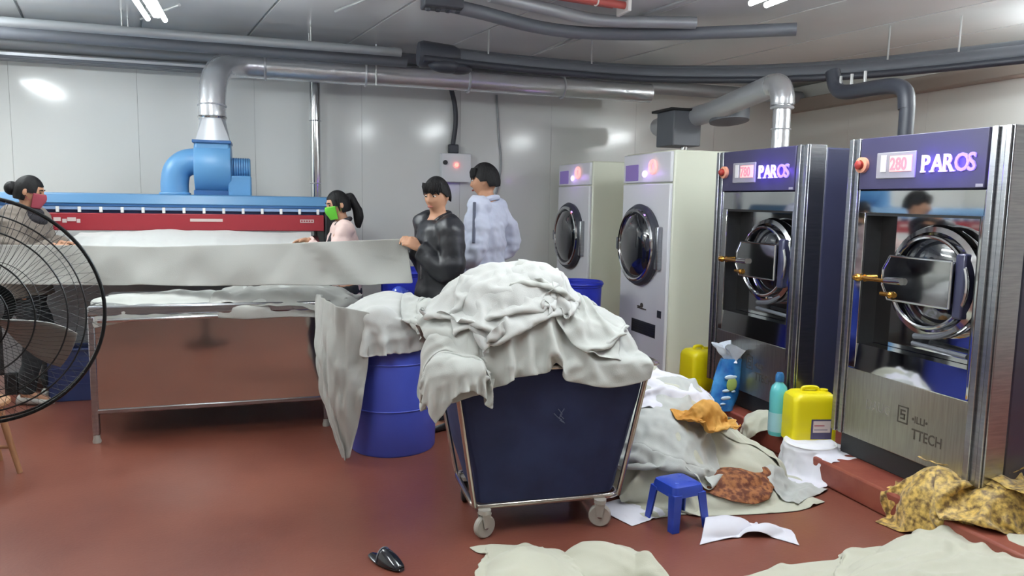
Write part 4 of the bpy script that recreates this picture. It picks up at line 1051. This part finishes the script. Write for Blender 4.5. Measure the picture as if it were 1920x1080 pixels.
cloth('foreground_sheet', X, 'linen_cream', 'large cream sheet heap at the bottom right corner', 'sheet', 'foreground linen', cr=.024, ck=12); H8 = hfield(X)

# gold brocade at the right, one crumpled cover each
for i, (x, y, wx, wy, yw, hz, lb) in enumerate((
        (3.07, 2.68, .44, .42, 15, .22, 'gold brocade cover at the left end of its heap, against the kerb'), (3.19, 2.46, .50, .40, -20, .22, 'gold brocade cover at the front of its heap, above the cream sheet'),
        (3.34, 2.64, .46, .40, 10, .30, 'gold brocade cover bulging in the middle of the heap'), (3.44, 2.38, .50, .42, 25, .27, 'gold brocade cover at the lower right edge of the picture'),
        (3.54, 2.60, .50, .40, -12, .40, 'gold brocade cover on top of the heap below the washing machine'))):
    z0_ = 0 if i < 2 else .08
    pp = [('ell', (x, y, z0_), (wx * .42, wy * .42, hz - z0_ + .09)), FL, ('box', (2.93, -1, 0), (4.9, 3.4, .14), 0)] + ([HG] if i else [])
    X = drape(lay(sheet(x, y, .4, wx, wy, R(yw), 34), pp), 1.35, pp, 45, seed=70 + i, amp=.05, kn=17)
    cloth('brocade_cover', X, 'gold', lb, 'cover', 'gold brocade heap', cr=.012, ck=14)
    HG = hfield(X)

# white towel over a basin on the plinth, cream cloth beside the bag
t = thing('wash_basin', 'white basin under a towel on the plinth in front of the labelled jerrycan', 'basin', (3.0, 3.52, .135))
MB().lathe([(.11, 0), (.12, .004), (.14, .03), (.15, .032), (.147, .036), (.135, .032), (.11, .01)], (3.02, 3.53, .137), (0, 0, 1), 32, cap=False).build('bowl', 'white', t)
pt = [('cyl', (3.02, 3.53), .154, .178), ('box', (2.93, 0, 0), (4.9, 3.40, .14), 0), ('box', (3.02, 3.4, 0), (4.9, 8, .138), 0), FL]
X = drape(lay(sheet(3.0, 3.49, .25, .46, .36, R(12), 44), pt[:1] + [('z', .18)]), 1.2, pt, 50, seed=81, amp=.02, kn=15)
cloth('towel', X, 'linen_white', 'white towel draped over the basin on the plinth', 'towel', cr=.008, ck=16)
pt = [('ell', (3.06, 4.02, .135), (.14, .11, .09)), ('box', (3.02, 3.4, 0), (4.9, 8, .14), 0), FL]
X = drape(lay(sheet(3.10, 4.02, .3, .34, .26, R(-30), 34), pt), 1.35, pt, 45, seed=83, amp=.04, kn=22)
cloth('cream_rag', X, 'linen_cream', 'crumpled cream rag on the plinth between detergent bag and teal bottle', 'rag', cr=.016, ck=20)

# ---------------------------------------------------------------- people
def head_mesh(mb, C, f, up, s=1.0, ears=True):
    """sculpted head: C centre, f facing direction"""
    f = unit(f); up = unit(np.array(up) - f * f.dot(up)); l = np.cross(up, f)
    n, m = 44, 56; V = []
    for i in range(n + 1):
        th = math.pi * i / n
        for j in range(m):
            ph = 2 * math.pi * j / m; d = np.array([math.sin(th) * math.sin(ph), math.sin(th) * math.cos(ph), math.cos(th)])
            V.append(d)
    D = np.array(V); x, y, z = D[:, 0], D[:, 1], D[:, 2]
    k = np.where(z < 0, 1 - .30 * (-z) ** 1.5, 1.0)
    X = .075 * x * k; Y = .095 * y; Z = .115 * z
    Y = np.where((y < 0) & (z < -.1), Y * (1 - .45 * np.clip(-z - .1, 0, 1)), Y)
    fr = np.clip(y, 0, 1) ** .5
    Y = np.where(y > 0, Y * (1 - .10 * np.abs(z) ** 3) - .004 * fr, Y)
    G = lambda cx, cz, sx, sz: np.exp(-((X - cx) / sx) ** 2 - ((Z - cz) / sz) ** 2) * (y > 0)
    Y += .019 * G(0, -.022, .011, .014) + .010 * G(0, -.002, .008, .022) + .006 * G(.012, -.026, .008, .007) + .006 * G(-.012, -.026, .008, .007)
    Y += -.010 * G(.030, .010, .016, .011) - .010 * G(-.030, .010, .016, .011) + .005 * G(0, .032, .045, .010)
    Y += .007 * G(0, -.058, .020, .011) + .008 * G(0, -.092, .022, .016) + .004 * G(.042, -.02, .018, .02) + .004 * G(-.042, -.02, .018, .02)
    P = np.stack([X, Y, Z], -1) * s
    W = C + P[:, :1] * l * -1 + P[:, 1:2] * f + P[:, 2:] * up
    F = []
    for i in range(n):
        for j in range(m): F.append((i * m + j, (i + 1) * m + j, (i + 1) * m + (j + 1) % m, i * m + (j + 1) % m))
    mb.add(W, F)
    if ears:
        M = np.stack([l, f, up], 1)
        for sd in (-1, 1): mb.ell(C + l * sd * .076 * s + f * -.008 * s - up * .004 * s, (.010 * s, .020 * s, .031 * s), 12, 8, M)
    return f, l, up

def remesh(mb, name, m, parent, vox, smooth=3, push=None, label=None):
    o = mb.build(name, m, parent, smooth=False)
    md = o.modifiers.new('r', 'REMESH'); md.mode = 'VOXEL'; md.voxel_size = vox
    sm = o.modifiers.new('s', 'SMOOTH'); sm.factor = .5; sm.iterations = smooth
    dg = bpy.context.evaluated_depsgraph_get(); me = bpy.data.meshes.new_from_object(o.evaluated_get(dg))
    o.modifiers.clear(); old = o.data; o.data = me; bpy.data.meshes.remove(old)
    if push:
        k, amp, sd = push; V = np.empty(len(me.vertices) * 3); me.vertices.foreach_get('co', V); V = V.reshape(-1, 3)
        N = np.empty(len(me.vertices) * 3); me.vertices.foreach_get('normal', N); N = N.reshape(-1, 3)
        V += N * (wob(V * np.array([1, 1, 1.6]), k, amp, sd))[:, None]; me.vertices.foreach_set('co', V.ravel())
    me.shade_smooth(); me.materials.clear(); me.materials.append(MATS[m])
    return tag(o, label)

def loft(mb, secs, seg=28):
    """secs: (centre, a vector, b vector) elliptic sections"""
    return mb.rings([[c + a * math.cos(q) * abs(math.cos(q)) ** -.15 + b * math.sin(q) for q in np.arange(seg) / seg * 2 * math.pi + .01] for c, a, b in secs])

def ik(S, T, l1, l2, pole):
    d = T - S; L = min(np.linalg.norm(d), (l1 + l2) * .995); d = unit(d)
    a = (l1 * l1 - l2 * l2 + L * L) / (2 * L); h = math.sqrt(max(1e-6, l1 * l1 - a * a)); p = unit(np.array(pole) - d * d.dot(pole))
    return S + d * a + p * h, S + d * L

def hand(mb, W, d, nrm, side, s=1.0, curl=.9):
    """W wrist, d direction of the palm, nrm out of the back of the hand"""
    d = unit(d); nrm = unit(np.array(nrm) - d * d.dot(nrm)); t = np.cross(d, nrm) * side
    pal = []
    for q, w_, h_ in ((0, .026, .019), (.03, .036, .018), (.065, .041, .016), (.088, .040, .012)):
        pal.append((W + d * q * s, t * w_ * s, nrm * h_ * s))
    loft(mb, pal, 14)
    for i, (off, ln) in enumerate(((.030, .068), (.010, .076), (-.011, .071), (-.030, .056))):
        p = W + d * .080 * s + t * off * s; pts = [p - d * .02 * s, p]; a = 0
        for k, fr in enumerate((.45, .32, .23)):
            a += curl * (.55, .85, .6)[k]; p = p + (d * math.cos(a) - nrm * math.sin(a)) * ln * fr * s; pts.append(p)
        mb.tube(pts, [.0095 * s, .0095 * s, .0088 * s, .008 * s, .006 * s], 8)
    p = W + d * .025 * s + t * .026 * s; q = p + (t * .7 + d * .6 - nrm * .35) * .036 * s; e = q + (d * .9 - nrm * .5 + t * .1) * .03 * s
    mb.tube([W + d * .01 * s + t * .012 * s, p, q, e], [.012 * s, .013 * s, .0105 * s, .0075 * s], 8)

def person(label, base, height, heading, look, hands, feet=None, fem=False, lean=0.0, skin='skin', top=('leather', .022, 8, .009), legs='pants_dark', shoe='shoe', hair='short', mask=None, sleeve=1.0, elbow=((0, 0, -1), (0, 0, -1)), twist=0, hem=.80, bulk=1.0, collar=None, hcurl=1.0):
    s = height / 1.70; h = R(heading); F = np.array([math.cos(h), math.sin(h), 0]); L = np.array([-math.sin(h), math.cos(h), 0]); U = np.array([0, 0, 1.]); B0 = np.array(base, float)
    t = thing('person', label, 'person', tuple(B0))
    th = h + R(twist); F2 = np.array([math.cos(th), math.sin(th), 0]); L2 = np.array([-math.sin(th), math.cos(th), 0])
    sw = (.165 if fem else .185) * s; hw = .088 * s
    def spine(z):   # forward lean above the hips
        return B0 + U * z * s + F * lean * max(0, z - .9) * s
    def secs(g, z0, z1, bk):
        out = []
        prof = ((.74, .155, .10), (.82, .172, .118), (.90, .168, .118), (1.0, .148, .104), (1.08, .142, .100), (1.18, .156, .112), (1.28, .172, .116), (1.36, .172, .104), (1.41, .140, .082), (1.445, .075, .062), (1.48, .056, .056))
        if fem: prof = ((.74, .160, .105), (.82, .175, .122), (.90, .165, .112), (1.0, .132, .092), (1.08, .126, .090), (1.18, .142, .108), (1.28, .155, .116), (1.36, .150, .096), (1.41, .120, .076), (1.445, .064, .054), (1.48, .048, .048))
        for z, a, b in prof:
            if z0 - 1e-6 <= z <= z1 + 1e-6:
                k = min(1, max(0, (z - .9) / .4)); l = unit(L * (1 - k) + L2 * k); f = np.cross(l, U)
                out.append((spine(z), l * (a * bk + g) * s, f * (b * bk + g) * s))
        return out
    neck = spine(1.46); HC = spine(1.59) + unit(np.array(look) * (1, 1, 0)) * .028 * s
    sh = [spine(1.385) + L2 * sd * sw for sd in (1, -1)]
    hp = [spine(.90) + L * sd * hw for sd in (1, -1)]
    ft = feet or (( .02, .10), (-.03, -.10))
    arms = []; dirs = []
    for i in range(2):
        T = np.array(hands[i][0], float); e, w_ = ik(sh[i], T, .29 * s, .255 * s, elbow[i]); arms.append((sh[i], e, w_))
    body = MB(); loft(body, secs(0, .74, 1.48, 1.0), 28)
    body.tube([spine(1.42), neck, HC - U * .05 * s], [.060 * s, .054 * s, .054 * s], 16)
    f, l, up = head_mesh(body, HC, look, U + np.array(look) * 0, s)
    for i in range(2):
        a, e, w_ = arms[i]; body.tube(smooth_path([spine(1.36) + (a - spine(1.385)) * .6, a, e, w_], 20), [.055 * s, .052 * s, .044 * s, .042 * s, .036 * s, .028 * s], 14)
        hand(body, w_, hands[i][1], hands[i][2], 1 if i == 0 else -1, s * (.92 if fem else 1.0), hcurl)
    ank = []; 
    for i in range(2):
        A = B0 + F * ft[i][0] + L * ft[i][1] + U * .085 * s; kn, A2 = ik(hp[i], A, .425 * s, .40 * s, F); ank.append((hp[i], kn, A))
        body.tube(smooth_path([hp[i] + U * .02, hp[i] - U * .1, kn, A], 20), [.086 * s, .083 * s, .06 * s, .052 * s, .054 * s, .038 * s], 14)
        body.tube([A - F * .03, A + F * .06 - U * .03, A + F * .15 - U * .055], [.04 * s, .036 * s, .026 * s], 10)
    bd = remesh(body, 'body', skin, t, .0065, 2)
    # clothes
    m, g, k, amp = top; c = MB(); loft(c, [q for q in secs(g, hem if hem in (.74, .82, .90) else .82, 1.445, bulk)], 30)
    for i in range(2):
        a, e, w_ = arms[i]; W = e + (w_ - e) * (.93 * sleeve if sleeve <= 1 else .93)
        pth = smooth_path([spine(1.35) + (a - spine(1.385)) * .55, a + U * .0, e, W], 24)
        c.tube(pth, np.array([.062, .072, .060, .060, .052, .043]) * s * bulk + g, 16)
    gm = remesh(c, 'jacket' if m == 'leather' else 'shirt', m, t, .0095, 3, (k * 1.8, amp, 5))
    if collar:
        q = MB(); q.tube(smooth_path([neck + (F2 * .075 + L2 * .025 - U * .075) * s, neck + (F2 * .03 + L2 * .075 - U * .02) * s, neck + (-F2 * .055 + L2 * .05 + U * .012) * s, neck + (-F2 * .055 - L2 * .05 + U * .012) * s, neck + (F2 * .03 - L2 * .075 - U * .02) * s, neck + (F2 * .075 - L2 * .025 - U * .075) * s], 30), .020 * s, 8, flat=1.0)
        q.build('collar', collar, gm)
    p = MB(); loft(p, secs(.008, .74, .90 if hem < .9 else 1.0, 1.0), 28)
    for i in range(2):
        a, kn, A = ank[i]; p.tube(smooth_path([a + U * .02, a - U * .1, kn, A + U * .0], 22), np.array([.098, .096, .074, .068, .066, .060]) * s, 16)
    remesh(p, 'trousers', legs, t, .011, 3, (22, .006, 9))
    for i in range(2):
        A = ank[i][2]; q = MB(); z = A - U * (.085 * s); rows = []
        for u, wd, ht in ((-.075, .025, .05), (-.06, .036, .075), (0, .040, .085), (.06, .045, .065), (.12, .047, .05), (.165, .040, .042), (.185, .022, .03)):
            rows.append([z + F * u * s + L * wd * s * math.cos(a) + U * (.5 * ht * s * (1 + math.sin(a)) + .001) for a in np.arange(16) / 16 * 2 * math.pi])
        q.rings(rows).build('shoe', shoe, t)
    # face
    M = np.stack([l, f, up], 1); fp = lambda x, y, z: HC + (l * x + f * y + up * z) * s
    if not mask:
        for sd in (-1, 1):
            e = MB().ell(fp(sd * .030, .0765, .010), (.0135 * s, .008 * s, .006 * s), 14, 8, M).build('eye', 'eye', bd)
            MB().ell(fp(sd * .030, .0835, .010), (.006 * s, .003 * s, .0055 * s), 12, 8, M).build('iris', 'iris', e)
        MB().ell(fp(0, .0905, -.057), (.021 * s, .007 * s, .007 * s), 16, 8, M).build('lips', 'lips', bd)
    else:
        for sd in (-1, 1): MB().ell(fp(sd * .030, .080, .010), (.012 * s, .007 * s, .005 * s), 12, 8, M).build('eye', 'iris', bd)
        # face mask: half shell over nose and chin with ear loops
        V = []
        for i in range(15):
            zz = .002 - .112 * i / 14; row = []
            for j in range(23):
                a = (j / 22 - .5) * 2.35; k_ = 1 - .22 * (i / 14) ** 1.6; bul = .026 * math.exp(-(a / .45) ** 2) * math.exp(-((zz + .035) / .05) ** 2)
                row.append(fp(math.sin(a) * .080 * k_, (math.cos(a) ** .9 if math.cos(a) > 0 else 0) * .088 * (1 - .1 * (i / 14) ** 2) + .008 + bul, zz))
            V.append(row)
        mk = MB().grid(np.array(V)).build('face_mask', mask, t); md = mk.modifiers.new('t', 'SOLIDIFY'); md.thickness = .003; md.offset = 1
        lp_ = MB()
        for sd in (-1, 1): lp_.tube(smooth_path([fp(sd * .074, .038, -.01), fp(sd * .081, .0, .01), fp(sd * .080, -.018, -.01), fp(sd * .077, 0, -.035), fp(sd * .068, .036, -.06)], 16), .0022, 5)
        lp_.build('ear_loop', mask, mk)
    for sd in (-1, 1):
        MB().tube([fp(sd * .046, .074, .027), fp(sd * .032, .088, .033), fp(sd * .016, .090, .029)], [.003 * s, .0042 * s, .0035 * s], 6).build('eyebrow', 'hair', bd)
    # hair: a cap over the skull with a shaped hairline
    n, mm = 26, 44; V = []; hr = MB(); 
    for i in range(n + 1):
        row = []
        for j in range(mm):
            ph = 2 * math.pi * j / mm; cf = math.cos(ph)
            zl = {'short': (.052 if cf > .75 else (.010 + .042 * max(0, (cf - .2) / .55) if cf > .2 else (-.004 if cf > -.35 else -.040))), 'tail': (.062 if cf > .7 else (.0 if cf > .1 else -.06)), 'bun': (.055 if cf > .7 else (.0 if cf > .1 else -.06))}[hair]
            thm = math.acos(max(-1, min(1, zl / .120))); thh = thm * i / n
            fr_ = 1 + (.05 * math.sin(7 * ph + 3 * thh) + .04 * math.sin(13 * ph)) * .35 * (i / n)
            rx, ry, rz = (.089, .109, .134) if hair == 'short' else (.083, .103, .127)
            row.append(fp(math.sin(thh) * math.sin(ph) * rx * fr_, math.sin(thh) * cf * ry * fr_ - .006, math.cos(thh) * rz - .003))
        V.append(row)
    V = np.array(V); inn = HC + (V - HC) * .88
    hr.rings([list(r) for r in V] + [list(r) for r in inn[::-1]], cap=False)
    ho = hr.build('hair', 'hair', t)
    if hair == 'short':
        fb = MB()
        for j in range(17):
            a = (j / 16 - .5) * 2.0; x = math.sin(a) * .074; y = math.cos(a) * .090
            fb.tube([fp(x, y * .80, .092), fp(x * 1.04, y * .97, .068), fp(x * 1.05 + .004, y * .985, .040 + .008 * math.sin(j * 2.1)), fp(x * 1.04 + .008, y * .97, .026 + .010 * math.sin(j * 1.7))], np.array([.014, .013, .010, .003]) * s, 6)
        fb.build('fringe', 'hair', ho)
    elif hair == 'tail':
        pts = smooth_path([fp(0, -.088, .035), fp(.0, -.128, .025), fp(.005, -.150, -.05), fp(.0, -.150, -.13), fp(-.01, -.135, -.20), fp(-.01, -.125, -.235)], 28)
        q = MB(); rr = np.interp(np.linspace(0, 1, len(pts)), [0, .12, .35, .7, .9, 1], [.022, .026, .040, .038, .024, .006]) * s
        q.tube(pts, rr, 18); A = np.array(q.v); A += ((A - A.mean(0)) * wob(A * np.array([1, 1, .3]), 90, .10, 4)[:, None]); q.v = [tuple(p_) for p_ in A]; q.build('ponytail', 'hair', ho)
        MB().ring(fp(0, -.100, .034), f, .022 * s, .007, 18, 6).build('hair_tie', 'scarf', ho)
        for sd in (-1, 1): MB().tube(smooth_path([fp(sd * .078, .03, .05), fp(sd * .084, .022, .0), fp(sd * .080, .018, -.05)], 12), [.012, .010, .003], 6).build('strand', 'hair', ho)
    else:
        MB().ell(fp(.0, -.118, .0), (.050 * s, .048 * s, .052 * s), 20, 14, M).build('bun', 'hair', ho)
    return t, dict(neck=neck, F=F2, L=L2, U=U, s=s, arms=arms, spine=spine, fp=fp, gm=gm)

A3 = np.array
# man in the black leather jacket holding the sheet
t, q = person('man in a black leather jacket holding the right end of the sheet', (1.09, 4.93, 0), 1.685, 196, (-.62, -.62, -.16),
              [((.945, 4.845, 1.235), (-.75, -.0, .45), (.2, -.9, .35)), ((.935, 4.955, 1.25), (-.8, -.1, .35), (.2, .8, .5))], elbow=((.15, -.25, -1), (.3, .3, -1)), collar='leather', legs='pants_dark', shoe='black', skin='skin', hem=.74, bulk=1.04, lean=.0)
o = MB(); n_ = q['neck']; o.tube(smooth_path([n_ + q['F'] * .085 - q['U'] * .07, n_ + q['F'] * .128 - q['U'] * .2, n_ + q['F'] * .128 - q['U'] * .42], 12), .006, 6); o.build('zip', 'steel', q['gm'])
o = MB().add([n_ + q['F'] * a + q['L'] * b - q['U'] * c for a, b, c in ((.070, .03, .05), (.070, -.03, .05), (.128, -.02, .17), (.128, .02, .17), (.055, .03, .05), (.055, -.03, .05), (.11, -.02, .17), (.11, .02, .17))], [(0, 1, 2, 3), (7, 6, 5, 4), (0, 4, 5, 1), (1, 5, 6, 2), (2, 6, 7, 3), (3, 7, 4, 0)]); o.build('undershirt', 'blue_pale', t)
# man in the white shirt, seen from behind
hd = 142; hF = A3([math.cos(R(hd)), math.sin(R(hd)), 0]); hL = A3([-hF[1], hF[0], 0])
t, q = person('tall man in a white shirt with dark sleeve stripes, turned away', (1.575, 5.50, 0), 1.815, hd, (-.86, .48, -.12),
              [((1.30, 5.46, 1.08), (-.8, .3, -.3), (-.3, -.8, .2)), ((1.60, 5.70, 1.07), (-.7, .5, -.2), (.5, .6, .5))], elbow=((.2, -.7, -.7), (1, .1, -.15)), top=('shirt', .023, 12, .009), legs='maroon', shoe='black', skin='skin_b', hair='short', collar='shirt', bulk=1.0, lean=-.03)
a, e, w_ = q['arms'][0]
for i_, off in enumerate((.0,)):
    o = MB(); d_ = unit(e - a); out = unit(A3([-.45, -.9, .1]) - d_ * d_.dot(A3([-.45, -.9, .1])))
    P_ = [a + d_ * u + out * (.101 - .03 * u) for u in np.linspace(-.03, .27, 10)]
    o.tube(P_, .012, 8); o.build('sleeve_stripe', 'stripe', q['gm'], label='dark stripe along the sleeve')
s_ = q['s']; c_ = q['spine'](.845); o = MB()
o.rings([[c_ + q['U'] * (dz + .0) + q['L'] * math.cos(a_) * r1 * s_ + q['F'] * math.sin(a_) * r2 * s_ for a_ in np.arange(32) / 32 * 2 * math.pi] for dz, r1, r2 in ((-.02, .198, .142), (0, .202, .146), (.02, .200, .144), (.0, .18, .12))], cap=False, closed=True)
o.build('waistband', 'belt_white', q['gm'])
# woman with the green mask
t, q = person('woman with a ponytail, green face mask and pale pink top at the ironer', (.60, 6.10, 0), 1.60, 178, (-.95, -.20, -.22),
              [((.30, 5.985, 1.195), (-.9, .1, -.25), (.0, -.3, .9)), ((.30, 6.19, 1.22), (-.9, .1, -.2), (.0, .3, .9))], fem=True, elbow=((.2, -.4, -1), (.2, .4, -1)), top=('pink', .012, 14, .006), legs='pants_dark', hair='tail', mask='mask_green', collar='scarf', lean=.06, hcurl=.4)
o = MB(); n_ = q['neck']; F_, L_, U_ = q['F'], q['L'], q['U']
o.hexa([n_ + F_ * a + L_ * b + U_ * c for a, b, c in ((.10, .075, -.30), (.10, -.075, -.30), (.165, -.06, -.30), (.165, .06, -.30), (.03, .06, -.03), (.03, -.06, -.03), (.075, -.045, -.05), (.075, .045, -.05))]); o.build('scarf', 'scarf', t, bevel=.02)
# woman behind the cage fan
t, q = person('woman in a grey top with a red face mask, behind the cage fan', (-1.70, 6.33, 0), 1.665, -12, (.99, -.02, -.22),
              [((-1.42, 6.20, 1.19), (.9, -.2, 0), (0, .2, .9)), ((-1.42, 6.04, 1.18), (.85, -.4, 0), (0, -.2, .9))], feet=((.10, .09), (.02, -.10)), fem=True, skin='skin_b', elbow=((-.2, .4, -1), (-.2, -.4, -1)), top=('grey_top', .022, 14, .008), legs='pants_dark', hair='bun', mask='mask_red', collar='scarf', lean=.05, bulk=1.12, hcurl=1.2)
o = MB(); n_ = q['neck']; o.ring(n_ + q['F'] * .015 - q['U'] * .015, (.25, 0, 1), .072, .036, 28, 10); o.ring(n_ + q['F'] * .02 - q['U'] * .06, (.3, .1, 1), .09, .034, 28, 10); o.build('scarf', 'scarf', t)
